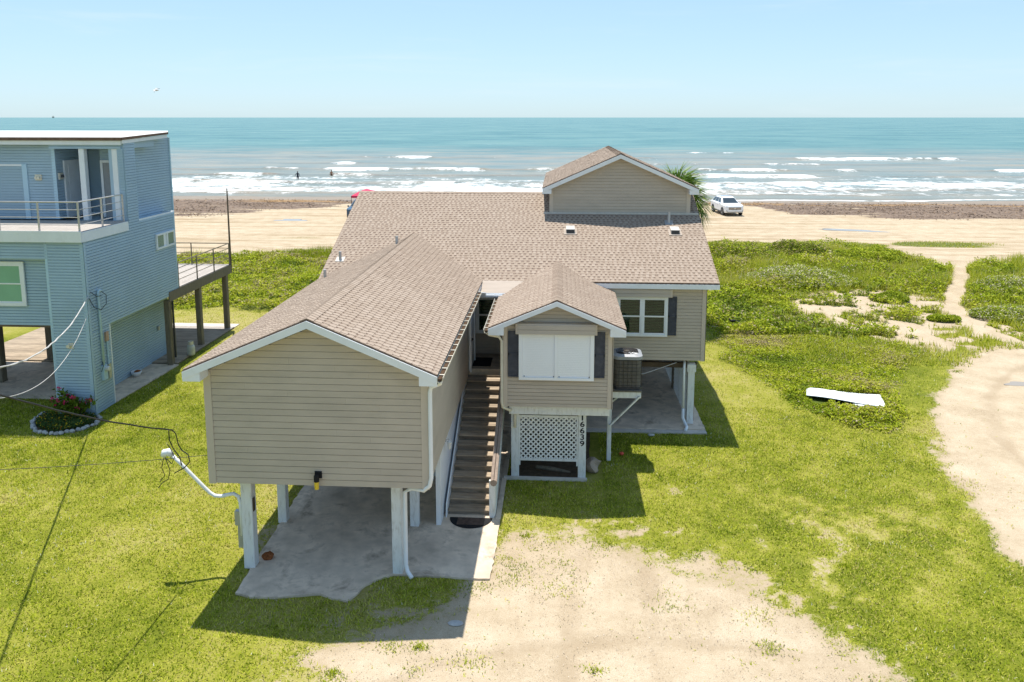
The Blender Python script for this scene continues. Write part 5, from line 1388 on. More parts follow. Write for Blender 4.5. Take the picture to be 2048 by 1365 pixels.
# upper storey
up = MB()
up.box(LEFT, -17.9, 26.95, YB, 6.131, 8.95)
up.box(-17.899, BX - .46, 28.95, YB, 6.131, 8.95)
up.box(-17.899, -15.30, 26.70, 28.949, 8.66, 8.95); up.box(-16.70, -15.73, 27.75, 28.949, 6.131, 8.66)
UP = up.build('wall', M['blue'], B)
bl(UP, (LEFT, 26.95, 0), (1, 0, 0), (0, -1, 0), 6.14, 8.90, lambda z: (0, -17.9 - LEFT))
bl(UP, (-17.9, 26.95, 0), (0, 1, 0), (1, 0, 0), 6.14, 8.66, lambda z: (0, 2.0))
bl(UP, (-17.9, 28.95, 0), (1, 0, 0), (0, -1, 0), 6.14, 8.66, lambda z: (0, 1.2))
bl(UP, (-16.70, 27.75, 0), (1, 0, 0), (0, -1, 0), 6.14, 8.66, lambda z: (0, .96))
bl(UP, (-17.9, 26.70, 0), (1, 0, 0), (0, -1, 0), 8.66, 8.92, lambda z: (0, 2.6))
# right return with siding from parapet to roof
rt = MB().box(-15.78, BX, 26.72, 27.42, 6.0, 8.95).build('wall', M['blue'], B)
bl(rt, (BX, 26.72, 0), (0, 1, 0), (1, 0, 0), 6.05, 8.92, lambda z: (0, .7))
bl(rt, (-15.45, 26.72, 0), (1, 0, 0), (0, -1, 0), 6.14, 8.66, lambda z: (0, .20))
MB().box(BX - .06, BX + .02, 27.40, 27.44, 6.05, 8.92).build('corner_trim', M['blue_trim'], rt)
bl(UP, (BX - .46, 27.42, 0), (0, 1, 0), (1, 0, 0), 5.7, 8.93, lambda z: (0, 3.4), )
uw = MB().box(-15.9, BX - .461, 27.43, 30.85, 5.7, 8.95).build('wall', M['blue'], B)
MB().box(BX - .48, BX - .40, 30.80, 30.88, 5.7, 8.95).build('corner_trim', M['blue_trim'], uw)
# parapet of the little side balcony
pp = MB().box(BX - .06, BX + .02, 27.43, YB + .06, 6.03, 6.09).build('parapet_cap', M['white'], B)
MB().box(BX - .46, BX - .061, YB, YB + .06, 6.03, 6.09).build('parapet_cap', M['white'], pp)
# roof
rf = MB().prism([(LEFT, 26.6, 8.99), (-15.55, 26.6, 8.99), (-15.2, 26.62, 8.99), (-15.2, 29.85, 9.12), (-15.70, 30.9, 9.155), (LEFT, 30.9, 9.155)], (0, 0, 0.06))
RF = rf.build('roof', M['membrane'], B)
MB().box(LEFT, -15.19, 26.55, 26.599, 8.95, 9.06).build('roof_edge', M['brown_roof_edge'], RF)
MB().prism([(-15.198, 26.6, 8.97), (-15.198, 29.85, 9.095), (-15.198, 29.85, 9.18), (-15.198, 26.6, 9.06)], (0.03, 0, 0)).build('roof_edge', M['brown_roof_edge'], RF)
MB().box(LEFT, -15.24, 26.60, 26.64, 8.80, 8.945).build('fascia', M['white'], RF)
MB().prism([(-15.23, 26.62, 8.84), (-15.23, 29.83, 8.965), (-15.23, 29.83, 9.075), (-15.23, 26.62, 8.965)], (0.025, 0, 0)).build('fascia', M['white'], RF)
# white posts of the porch, door, opening, shutter, lamps
for x0 in (-16.86, -15.66): MB().box(x0, x0 + .2, 26.70, 26.9, 6.131, 8.66).build('porch_post', M['white'], B, bevel=.01)
def door(parent, O, u, n, w, h, mat=M['white']):
    O = Vector(O); u = Vector(u); n = Vector(n); z = Vector((0, 0, 1))
    d = MB().obox(O + u * w / 2 + z * h / 2 + n * .03, u * w / 2, n * .02, z * h / 2).build('door', mat, parent)
    for a, b, c, e in ((-.09, 0, 0, h + .09), (w, w + .09, 0, h + .09), (0, w, h, h + .09)):
        MB().obox(O + u * (a + b) / 2 + z * (c + e) / 2 + n * .045, u * (b - a) / 2, n * .03, z * (e - c) / 2).build('door_frame', M['white'], d)
    MB().ball(O + u * (w - .08) + z * .95 + n * .09, 0.035).build('door_handle', M['dark_metal'], d, smooth=True)
    MB().ball(O + u * (w - .08) + z * 1.15 + n * .075, 0.03).build('door_lock', M['dark_metal'], d, smooth=True)
    for zz in (.25, 1.2): MB().obox(O + u * w / 2 + z * (zz + .35) + n * .053, u * (w / 2 - .15), n * .004, z * .36).build('door_panel', mat, d)
    return d
door(UP, (-17.884, 27.42, 6.14), (0, 1, 0), (1, 0, 0), 0.9, 1.98)
door(UP, (-16.58, 27.72, 6.14), (1, 0, 0), (0, -1, 0), 0.76, 1.98, M['ac_grey'])
sh = MB().box(LEFT, -19.02, 26.90, 26.933, 8.03, 8.10)
SHT = sh.build('roller_shutter', M['white'], UP)
z = 6.14
while z < 8.02:
    MB().hexa([(LEFT, 26.90, z), (-19.1, 26.90, z), (-19.1, 26.932, z), (LEFT, 26.932, z), (LEFT, 26.90, z + .09), (-19.1, 26.9, z + .09), (-19.1, 26.932, z + .098), (LEFT, 26.932, z + .098)]).build('shutter_slat', M['blue_shutter'], SHT); z += .099
MB().box(-19.1, -18.92, 26.88, 26.933, 6.14, 8.10).build('shutter_guide', M['blue_trim'], SHT)
MB().box(-18.0, -17.87, 26.915, 26.933, 6.14, 8.9).build('corner_trim', M['blue_trim'], UP)
for (x, y, zz) in ((-18.52, 26.90, 7.62),): 
    l = MB().box(x - .12, x + .12, y - .02, y + .033, zz - .09, zz + .12).build('flood_lamp', M['cream'], UP)
    for s in (-1, 1): MB().lathe((x + s * .05, y - .1, zz), [(0, 0), (.05, 0), (.035, .08)], 10, 'y').build('lamp_head', M['cream'], l)
l = MB().box(-17.884, -17.82, 27.02, 27.24, 7.55, 7.78).build('flood_lamp', M['cream'], UP)
MB().lathe((-17.78, 27.13, 7.62), [(0.06, 0), (.04, .1), (0, .1)], 10).build('lamp_head', M['dark_metal'], l)
l = MB().box(-15.97, -15.80, YF - .045, YF - .016, 2.27, 2.46).build('flood_lamp', M['cream'], col)
MB().lathe((-15.92, YF - .16, 2.37), [(0, 0), (.06, 0), (.04, .12)], 10, 'y').build('lamp_head', M['cream'], l)
# meter, mast, pipes
cm = MB().box(BX + .033, BX + .13, 24.42, 24.64, 1.05, 1.55).build('meter_cabinet', M['blue_trim'], col)
MB().lathe((BX + .13, 24.56, 1.42), [(0.09, 0), (.09, .09), (.07, .11), (0, .11)], 14, 'x').build('meter_glass', M['lamp_glass'], cm)
MB().tube([(BX + .09, 24.5, 1.55), (BX + .09, 24.48, 4.0), (BX + .10, 24.5, 4.1), (BX + .12, 24.6, 4.08)], 0.04, 8).build('riser_pipe', M['blue_trim'], cm, smooth=True)
MB().box(BX + .034, BX + .10, 24.74, 24.9, 2.3, 2.62).build('breaker_box', mat_plain('peach_box', (.45, .3, .22), .6), col)
MB().tube([(BX + .07, 24.82, 2.3), (BX + .07, 24.82, 1.2)], 0.03, 8).build('conduit', M['blue_trim'], col)
MB().box(BX + .034, BX + .10, 24.76, 24.92, 1.0, 1.5).build('disconnect_box', M['metal'], col)
for pts in ([(BX + .12, 24.6, 4.06), (BX + .2, 24.75, 3.9), (BX + .2, 24.72, 3.6), (BX + .14, 24.5, 3.45), (BX + .1, 24.2, 3.6), (BX + .06, 24.02, 3.95)], [(BX + .1, 24.05, 4.15), (BX + .14, 24.3, 3.95), (BX + .12, 24.6, 3.9)], [(BX + .12, 24.4, 1.7), (BX + .2, 24.3, 1.6), (BX + .15, 24.25, 1.4)]):
    MB().tube(pts, 0.012, 5).build('wire_tail', M['cable'], col)
# slab of the blue house, ground boards, piles
slab('blue_house_slab', [(-25, 25.7), (-17.2, 25.25), (-16.5, 25.0), (-15.2, 25.12), (-15.05, 28.9), (-15.05, 29.3), (-25, 29.3)], -0.1, 0.04, M['concrete'], 0.01)
for (x, y) in ((-20.65, 26.95), (-20.45, 29.6), (-23.5, 27), (-18.2, 30), (-20.9, 33)):
    MB().box(x - .14, x + .14, y - .14, y + .14, 0.03, 2.88).build('pile', M['grey_wood'], B, bevel=.02)
MB().box(-21.08, -20.98, 26.7, 26.8, 0.03, 2.88).build('downpipe', M['cream'], B)
for (y) in (29.17, 31.8, 34.5):
    MB().box(BX - .2, BX + .02, y, y + .22, 0.02, 2.66).build('deck_post', M['grey_wood'], B, bevel=.02)
MB().box(BX + .03, BX + .09, 29.36, 29.42, 0.3, 2.6).build('conduit', M['dark_metal'], B)
DK = MB().box(-21, BX - .01, 30.02, 35.02, 2.86, 2.97).build('rear_deck', M['grey_wood'], B)
MB().box(BX, BX + .06, 29.2, 35.06, 2.60, 2.985).build('deck_beam', M['grey_wood'], DK)
MB().box(-21, BX + .06, 35.03, 35.09, 2.60, 2.98).build('deck_beam', M['grey_wood'], DK)
x = BX - .02
while x > -19.5:
    MB().box(x - .135, x, 30.03, 35.02, 2.971, 3.005).build('deck_board', M['deck'], DK); x -= .145
for y in (31.8, 34.5): MB().box(-20.95, -20.75, y, y + .2, 0.02, 2.86).build('deck_post', M['grey_wood'], DK)
railing(DK, [(BX, 30.1), (BX, 35.0), (-20.6, 35.0)], 2.98, 3.99, 4, 1.55, M['grey_wood'], .02)
GD = MB().box(-24, BX + .12, 29.35, 34.85, 0.0, 0.05)
GDo = GD.build('ground_deck', M['grey_wood'], B)
y = 29.36; k = 0
while y < 34.85:
    MB().box(-24, BX + .14, y, y + .13, 0.052, 0.085).build('deck_board', M['weathered'] if y < 34.4 else M['deck'], GDo); y += .145
MB().box(-24, BX + .12, 34.87, 35.5, 0.0, 0.04).build('paving_strip', M['concrete_edge'], GDo)

# small things beside the blue house
pt = thing('propane_tank', (-15.05, 30.4, 0.09), 'white propane bottle standing behind the blue house corner post', 'gas bottle')
MB().lathe((-15.05, 30.4, 0.09), [(0.0, 0.0), (.13, 0), (.155, .05), (.155, .33), (.13, .41), (.06, .45), (0, .46)], 18).build('tank_body', mat_plain('dirty_white', (.5, .5, .44), .5, .15, 6), pt, smooth=True)
MB().lathe((-15.05, 30.4, 0.09), [(.10, .44), (.105, .58), (.095, .58), (.09, .44)], 14).build('collar', M['cream'], pt)
MB().lathe((-15.05, 30.4, 0.09), [(.03, .45), (.03, .53), (.0, .54)], 10).build('valve', M['metal'], pt)
bo = thing('flower_pot', (-15.95, 27.8, 0.04), 'brown and white bowl lying against the blue wall', 'bowl')
MB().lathe((-15.95, 27.8, 0.04), [(0, 0), (.10, 0), (.17, .12), (.19, .2), (.175, .2), (.15, .12), (.08, .03), (0, .03)], 16).build('bowl_body', M['white'], bo, smooth=True)
MB().ball((-15.92, 27.84, 0.20), (.13, .13, .07)).build('bowl_content', M['rust'], bo, smooth=True)
tag(MB().tube([(-15.25, 35.13, 2.75), (-15.25, 35.13, 4.2), (-15.25, 35.13, 6.52)], [0.05, 0.045, 0.03], 8).build('wooden_pole', M['bark']), 'thin dark pole rising from the outer corner of the blue house deck', 'pole')

# flower bed
fb = thing('flower_bed', (-15.7, 23.3, 0), 'flower bed of yellow marigolds ringed with pale stones at the blue corner', 'flower bed')
bedp = [(-17.0, 23.9), (-16.9, 23.2), (-16.55, 22.75), (-16.1, 22.4), (-15.5, 22.3), (-15.0, 22.65), (-14.75, 23.15), (-14.85, 23.6), (-15.15, 23.9)]
MB().prism([(x, y, -0.02) for x, y in bedp], (0, 0, 0.06)).build('soil', M['soil'], fb)
per = []
for (a, b) in zip(bedp[:-1], bedp[1:]):
    n = int(math.hypot(b[0] - a[0], b[1] - a[1]) / 0.16) + 1
    for i in range(n): per.append((a[0] + (b[0] - a[0]) * i / n, a[1] + (b[1] - a[1]) * i / n))
for (x, y) in per:
    m = MB(); r = random.uniform(.06, .095)
    m.ball((x + random.uniform(-.03, .03), y + random.uniform(-.03, .03), .05), (r, r * random.uniform(.7, 1.1), r * .75), 8, 5)
    m.v = [(p[0] + random.uniform(-.012, .012), p[1] + random.uniform(-.012, .012), p[2] + random.uniform(-.012, .012)) for p in m.v]
    m.build('stone', M['stone'], fb)
n = 7000
x = RNG.uniform(-16.9, -14.8, n); y = RNG.uniform(22.35, 23.85, n); k = sdf_poly(x, y, bedp) < -0.1; k &= fbm(x * 3, y * 3, 3) > .36; x = x[k]; y = y[k]
z = .05 + .16 * RNG.random(len(x)); V = leaves(len(x), x, y, z, .035)
T = np.where((RNG.random(len(x)) < .13) & (z > .13), np.where(RNG.random(len(x)) < .6, .95, .80), .12 + .2 * RNG.random(len(x)))
M['marigold'] = mat_tint('marigold', [(0, (.02, .05, .01)), (.4, (.07, .13, .02)), (.6, (.1, .15, .02)), (.78, (.45, .14, .01)), (.93, (.62, .47, .02))], .6, .2, 3, .03, 0, .2)
tri_cloud('marigolds', V, T, M['marigold'], fb, n=4)
ol = thing('oleander_shrub', (-15.75, 23.75, 0), 'oleander shrub with deep pink flowers against the blue wall', 'shrub')
st = MB(); tips = []
for i in range(16):
    a = random.uniform(0, 6.28); r = random.uniform(.1, .55); hh = random.uniform(.4, .8) if i else .95
    e = Vector((-15.75 + r * 1.25 * math.cos(a), 23.62 + .55 * r * math.sin(a), hh))
    if i == 0: e = Vector((-16.2, 23.65, 1.0))
    st.tube([(-15.75 + .12 * math.cos(a), 23.7 + .05 * math.sin(a), 0), ((e.x - 15.75) / 2 + .02, (e.y + 23.7) / 2, hh * .55), e], [.014, .01, .005], 5); tips.append(e)
st.build('stem', M['bark'], ol)
VV = []; TT = []
for e in tips:
    n = 130; t = RNG.random(n)
    VV.append(leaves(n, -15.75 + (e.x + 15.75) * t + RNG.normal(size=n) * .09, 23.7 + (e.y - 23.7) * t + RNG.normal(size=n) * .07, e.z * (.25 + .75 * t) + RNG.normal(size=n) * .06, .065, .3)); TT.append(.1 + .3 * RNG.random(n))
tri_cloud('foliage', np.concatenate(VV), np.concatenate(TT), M['leaf'], ol, n=4, kind='')
pk = mat_plain('pink_petal', (.55, .03, .13), .6, .15, 10)
m = MB()
for e in tips:
    for i in range(9):
        c = e + Vector((random.gauss(0, .045), random.gauss(0, .04) - .03, random.gauss(0, .035) + .02)); n = Vector((random.gauss(0, 1), random.gauss(0, 1) - .5, random.gauss(0, 1) + .6)).normalized(); u = n.orthogonal().normalized() * .035; v = n.cross(u)
        m.face([c - u, c - v, c + u, c + v])
tag(m.build('flowers', pk, ol, normals=False), kind='stuff')

# ------------------------------------------------------------------ cables
def sag(a, b, s, n=24, wob=0.0):
    a = Vector(a); b = Vector(b); P = []
    for i in range(n + 1):
        t = i / n; p = a.lerp(b, t); p.z -= s * 4 * t * (1 - t)
        if wob and 0 < i < n: p += Vector((random.gauss(0, wob), 0, random.gauss(0, wob)))
        P.append(p)
    return P
EN = (-8.55, 9.2, 6.7)
c1 = MB(); P = sag((BX + .06, 23.96, 4.0), EN, 0.95, 34, .006)
c1.tube(P, 0.016, 6); c1.tube([p + Vector((.012 * math.cos(i * 1.3), 0, .014 * math.sin(i * 1.3))) for i, p in enumerate(P)], 0.011, 5)
tag(c1.build('power_cable', M['cable_white']), 'thick twisted pale power cable running down from the blue house wall', 'cable')
c2 = MB().tube(sag((BX + .06, 23.97, 3.55), (-8.6, 9.4, 6.4), 1.3, 30), 0.009, 5)
tag(c2.build('phone_cable', M['cable_white']), 'thin grey wire hanging below the twisted cable at the blue house', 'cable')
c3 = MB(); P = sag((-8.16, 15.45, 3.18), EN, 0.16, 26, .004); c3.tube(P, 0.016, 6)
c3.tube([(-8.16, 15.45, 3.18), (-8.10, 15.46, 3.10), (-8.07, 15.48, 2.85), (-8.02, 15.5, 2.72), (-7.88, 15.5, 2.62), (-7.86, 15.52, 2.45), (-8.0, 15.55, 2.3), (-8.25, 15.58, 2.15)], 0.012, 5)
c3.tube([(-8.24, 15.44, 3.17), (-8.25, 15.46, 2.95), (-8.2, 15.5, 2.75), (-8.08, 15.52, 2.55), (-8.06, 15.55, 2.35)], 0.012, 5)
tag(c3.build('power_cable', M['cable']), 'dark service cable meeting the bent white mast of the beige house', 'cable')
c4 = MB().tube(sag((-7.28, 15.25, 2.74), (-13.0, 11.5, 3.9), 0.10, 24), 0.006, 5)
tag(c4.build('thin_wire', M['cable']), 'thin black wire crossing the lawn to the front corner of the beige house', 'cable')

# ------------------------------------------------------------------ things on the lawn
def sheet(name, poly, z0, th, label, dz):
    pts = []
    n = len(poly)
    m = MB(); NX, NY = 14, 4
    A, Bq, C, D = [Vector((*p, 0)) for p in poly]
    g = [[A.lerp(Bq, i / NX).lerp(D.lerp(C, i / NX), j / NY) + Vector((0, 0, z0 + dz(i / NX, j / NY))) for i in range(NX + 1)] for j in range(NY + 1)]
    for j in range(NY):
        for i in range(NX):
            m.face([g[j][i], g[j][i + 1], g[j + 1][i + 1], g[j + 1][i]])
            m.face([q + Vector((0, 0, -th)) for q in (g[j][i], g[j + 1][i], g[j + 1][i + 1], g[j][i + 1])])
    for j in (0, NY):
        for i in range(NX): m.face([g[j][i], g[j][i + 1], g[j][i + 1] + Vector((0, 0, -th)), g[j][i] + Vector((0, 0, -th))])
    for i in (0, NX):
        for j in range(NY): m.face([g[j][i], g[j + 1][i], g[j + 1][i] + Vector((0, 0, -th)), g[j][i] + Vector((0, 0, -th))])
    return tag(m.build(name, M['white']), label, 'board')
sheet('white_board', [(8.66, 26.95), (11.0, 26.05), (11.28, 27.2), (8.9, 27.75)], 0.15, .02, 'long white sheet of board lying flat in the tall weeds', lambda u, v: -.03 * u + .012 * math.sin(u * 7) + .01 * math.sin(v * 9 + u * 4))
sheet('white_board', [(10.02, 25.98), (10.9, 25.78), (11.04, 26.15), (10.06, 26.45)], 0.07, .02, 'short white board strip under the edge of the long white sheet', lambda u, v: .01 * math.sin(u * 5))
rk = MB(); rk.ball((0.98, 20.95, 0.12), (.24, .30, .2), 12, 8)
rk.v = [(p[0] + .09 * math.sin(9 * p[2] + 8 * p[1]), p[1] + .08 * math.sin(11 * p[0]), max(-.01, p[2] + .05 * math.sin(13 * p[0] + 7 * p[1]))) for p in rk.v]
tag(rk.build('canvas_bundle', M['cloth']), 'crumpled tan tarpaulin beside the post with the house number', 'tarpaulin')
tag(MB().ball((1.86, 21.9, 0.06), (.07, .07, .05), 10, 6).build('red_ball', M['red'], smooth=True), 'small orange-red toy on the shaded grass by the bracket post', 'toy')
pc = MB().ball((2.88, 23.35, .05), (.11, .06, .04), 10, 6)
tag(pc.build('white_stone', M['stone'], smooth=False), 'white stone on the grass in front of the right slab edge', 'stone')
pc = MB().ball((-1.95, 13.95, .02), (.16, .09, .03), 10, 6)
tag(pc.build('white_stone', M['stone'], smooth=False), 'flat white stone in the shadow before the beige wing', 'stone')
lf = MB().ball((-6.42, 15.95, .07), (.13, .12, .1), 9, 6)
lf.v = [(p[0] + random.uniform(-.02, .02), p[1] + random.uniform(-.02, .02), max(.03, p[2] + random.uniform(-.02, .02))) for p in lf.v]
tag(lf.build('rotten_stump', M['rust']), 'brown rotten wood lump at the foot of the front left post', 'wood')
tag(MB().tube([(-.6, 20.9, .05), (-.1, 20.75, .06), (.35, 20.65, .03)], [.05, .06, .03], 7).build('driftwood_log', M['grey_wood']), 'grey driftwood log lying behind the white lattice panel', 'log')
tag(MB().tube([(-10.2, 44.2, .45), (-9.95, 43.1, .42), (-9.9, 42.6, .35)], [.05, .05, .03], 7).build('driftwood_branch', M['deck']), 'pale driftwood branch on the green dune left of the house', 'log')

# ------------------------------------------------------------------ palm
def palm(loc):
    t = thing('palm_tree', (loc[0], loc[1], 0), 'palm tree with a shaggy green crown behind the upper gable', 'palm tree')
    tk = MB(); P = []
    for i in range(13): P.append((loc[0] + .12 * math.sin(i * .3), loc[1], loc[2] * i / 12))
    tk.tube(P, [.20 + .03 * (i % 2) - .004 * i for i in range(13)], 10); tk.build('trunk', M['bark'], t)
    top = Vector(P[-1])
    M['palm'] = mat_tint('palm_leaf', [(0, (.04, .08, .006)), (.4, (.11, .19, .012)), (.7, (.20, .25, .03)), (.85, (.36, .29, .09)), (1, (.40, .29, .15))], .5, .35, 4, .1, 0, .2)
    meshes = []
    for k in range(5):
        rr = np.random.default_rng(k); V = []; T = []
        L = 0.95
        base = [Vector((0, 0, 0)), Vector((L * .5, 0, .10)), Vector((L, 0, 0.0))]
        # petiole then a fan of leaflets
        for i in range(34):
            a = -2.3 + 4.6 * i / 33 + rr.normal() * .04; ln = (0.85 + .25 * rr.random()) * (1 - .18 * abs(a) / 2.3)
            d = Vector((math.cos(a), math.sin(a), 0)); s = Vector((-math.sin(a), math.cos(a), 0)) * .026
            p0 = Vector((L, 0, 0)) ; p1 = p0 + d * ln * .55 + Vector((0, 0, .03)); p2 = p0 + d * ln + Vector((0, 0, -.22 - .25 * rr.random()))
            V.append([p0, p1 - s, p1 + s, p1 + s]); V.append([p1 - s, p2, p2, p1 + s]); T += [0.0, 0.05]
        V.append([Vector((0, -.03, 0)), Vector((L, -.015, 0)), Vector((L, .015, 0)), Vector((0, .03, 0))]); T.append(.2)
        arr = np.array([[tuple(q) for q in f] for f in V])
        me = bpy.data.meshes.new('frond'); n = len(arr)
        me.from_pydata(arr.reshape(-1, 3).tolist(), [], [tuple(range(4 * i, 4 * i + 4)) for i in range(n)])
        at = me.attributes.new('tint', 'FLOAT', 'FACE'); at.data.foreach_set('value', (np.array(T) + [.35, .42, .5, .6, .85][k]).astype(np.float32))
        me.materials.append(M['palm']); me.update(); meshes.append(me)
    for i in range(64):
        el = math.radians(80 - i * 2.25); az = i * 2.399
        o = link_mesh('frond', meshes[0 if i < 12 else random.choice([0, 1, 2]) if i < 34 else random.choice([1, 2, 3]) if i < 50 else random.choice([3, 4])], t)
        o.location = top - Vector((loc[0], loc[1], 0)); o.rotation_euler = (random.uniform(-.3, .3), -el, az)
        s = random.uniform(.95, 1.2); o.scale = (s, s, s)
palm((5.45, 37.2, 5.6))

# ------------------------------------------------------------------ cars
def car(name, label, loc, rot, paint):
    """length along local -y (front at -y)"""
    t = thing(name, loc, label, 'car'); 
    o = Vector(loc)
    def add(nm, mb, mat, parent=t, **kw):
        me_ = mb; mb.v = [tuple(Vector(p) + o) for p in mb.v]; return mb.build(nm, mat, parent, **kw)
    L = 2.5; W = .98
    # body: stations along y (front -L .. rear L): (y, zbottom, zbelt, zshoulder, halfwidth)
    stn = [(-2.50, .42, .80, .92, .78), (-2.42, .30, .92, 1.02, .90), (-2.1, .27, .98, 1.07, .97), (-1.3, .27, 1.02, 1.12, .98), (-0.4, .27, 1.03, 1.14, .985), (.8, .27, 1.05, 1.16, .985), (1.9, .29, 1.06, 1.17, .97), (2.38, .33, 1.06, 1.16, .92), (2.48, .42, .98, 1.08, .84)]
    m = MB(); rings = []
    for (y, zb, z1, z2, w) in stn:
        rings.append([(-w + .06, y, zb), (-w, y, zb + .18), (-w, y, z1), (-w + .06, y, z2), (w - .06, y, z2), (w, y, z1), (w, y, zb + .18), (w - .06, y, zb)])
    for a, b in zip(rings[:-1], rings[1:]):
        for i in range(8): j = (i + 1) % 8; m.face([a[i], a[j], b[j], b[i]])
    m.face(rings[0]); m.face(rings[-1][::-1])
    body = add('body', m, paint, bevel=.02)
    # greenhouse
    g = MB(); gs = [(-1.25, 1.11, .88), (-.45, 1.72, .70), (.3, 1.77, .70), (1.6, 1.74, .69), (2.30, 1.20, .84)]
    base = [(-1.35, .90), (-.6, .92), (.3, .92), (1.7, .91), (2.36, .88)]
    top = [[(-.70, y, z), (.70, y, z)] for (y, z, w) in gs]
    lo = [[(-w, y, 1.10), (w, y, 1.10)] for (y, w) in base]
    T = [(-.64, -.35, 1.64), (.64, -.35, 1.64), (.62, 1.65, 1.64), (-.62, 1.65, 1.64)]
    Bm = [(-.90, -1.30, 1.10), (.90, -1.30, 1.10), (.88, 2.40, 1.12), (-.88, 2.40, 1.12)]
    g.hexa(Bm + T); add('cabin', g, paint, bevel=.04)
    rf_ = MB(); rf_.hexa([(-.64, -.34, 1.64), (.64, -.34, 1.64), (.62, 1.66, 1.64), (-.62, 1.66, 1.64), (-.52, -.10, 1.73), (.52, -.10, 1.73), (.5, 1.4, 1.73), (-.5, 1.4, 1.73)]); RFc = add('roof', rf_, paint, bevel=.02)
    add('sunroof', MB().box(-.42, .42, 0.0, .9, 1.731, 1.738), M['car_glass'], RFc)
    for s in (-1, 1): add('roof_rail', MB().tube([(s * .56, -.2, 1.68), (s * .56, .0, 1.76), (s * .56, 1.3, 1.76), (s * .56, 1.5, 1.68)], .018, 6), M['chrome'], RFc)
    def onq(P, u0, u1, v0, v1, off):
        A, Bq, C, D = [Vector(p) for p in P]; n = (Bq - A).cross(D - A).normalized()
        f = lambda u, v: A.lerp(Bq, u).lerp(D.lerp(C, u), v) + n * off
        q = MB(); q.prism([f(u0, v0), f(u1, v0), f(u1, v1), f(u0, v1)], n * .008); return q
    add('windshield', onq([Bm[0], Bm[1], T[1], T[0]], .05, .95, .1, .93, .004), M['car_glass'])
    add('rear_window', onq([Bm[2], Bm[3], T[3], T[2]], .08, .92, .25, .92, .004), M['car_glass'])
    for P in ([Bm[3], Bm[0], T[0], T[3]], [Bm[1], Bm[2], T[2], T[1]]):
        rev = P[0] == Bm[3]
        for (a, b) in ((.06, .30), (.33, .60), (.63, .86)):
            u0, u1 = (a, b) if rev else (1 - b, 1 - a)
            add('side_window', onq(P, u0, u1, .12, .88, .004), M['car_glass'])
    # front
    fr = add('grille', MB().box(-.62, .62, -2.515, -2.48, .62, .84), M['dark_metal'], body)
    for z in (.67, .73, .79): add('grille_bar', MB().box(-.6, .6, -2.53, -2.516, z, z + .02), M['chrome'], fr)
    bd = MB().lathe((0, -2.545, .76), [(.085, 0), (.085, .02), (.065, .02), (.065, 0), (.085, 0)], 18, 'y')
    for (x0, z0, x1, z1) in ((-.03, .06, 0, .015), (.03, .06, 0, .015), (-.055, .02, -.028, -.055), (-.028, -.055, 0, 0.0), (0, 0, .028, -.055), (.028, -.055, .055, .02)):
        bd.bar((x0, -2.535, .76 + z0), (x1, -2.535, .76 + z1), .012, .012, (0, 1, 0))
    add('badge', bd, M['chrome'], fr)
    for s in (-1, 1):
        h = MB(); h.hexa([(s * .60, -2.46, .70), (s * .90, -2.34, .74), (s * .90, -2.2, .74), (s * .6, -2.3, .7), (s * .60, -2.50, .84), (s * .915, -2.38, .90), (s * .915, -2.2, .9), (s * .6, -2.3, .84)]); add('headlight', h, M['lamp_glass'])
        add('fog_lamp', MB().box(min(s * .62, s * .84), max(s * .62, s * .84), -2.48, -2.40, .46, .56), M['dark_metal'])
        add('mirror', MB().ball((s * 1.06, -1.0, 1.15), (.11, .07, .08), 8, 6), paint)
        add('tail_lamp', MB().box(min(s * .6, s * .86), max(s * .6, s * .86), 2.44, 2.5, .85, 1.0), M['red'])
        add('door_handle', MB().box(min(s * .985, s * 1.005), max(s * .985, s * 1.005), -.15, .05, .92, .95), M['chrome'])
        add('sill', MB().box(min(s * .9, s * .995), max(s * .9, s * .995), -1.1, 1.1, .25, .36), M['dark_metal'])
        for y in (-1.55, 1.45):
            ar = MB().lathe((s * .90, y, .38), [(.44, 0), (.44, s * .1), (0, s * .1)], 20, 'x'); add('wheel_arch', ar, M['dark_metal'])
            wh = add('wheel', MB().lathe((s * .76, y, .37), [(.0, 0), (.33, 0), (.37, s * .05), (.37, s * .2), (.33, s * .25), (.24, s * .25), (.24, s * .22)], 22, 'x'), M['black'])
            rim = MB().lathe((s * .76, y, .37), [(.24, s * .22), (.235, s * .245), (.2, s * .245), (.19, s * .2), (0, s * .2)], 20, 'x')
            for k in range(5):
                a = k * 1.2566; rim.bar((s * .985, y, .37), (s * .985, y + .21 * math.cos(a), .37 + .21 * math.sin(a)), .05, .03, (1, 0, 0))
            add('rim', rim, M['metal'], wh)
    add('bumper', MB().box(-.80, .80, -2.49, -2.40, .36, .44), M['dark_metal'])
    add('number_plate', MB().box(-.26, .26, -2.53, -2.51, .50, .60), M['white'])
    t.rotation_euler = (0, 0, rot)
    return t
car('parked_car', 'white sport utility car parked on the beach right of the palm', (17.25, 82.2, -.06), math.radians(7), M['paint_white'])
car('parked_car', 'dark blue car on the beach half hidden by the left roof edge', (-19.75, 76.9, -.05), math.radians(2), M['paint_blue'])

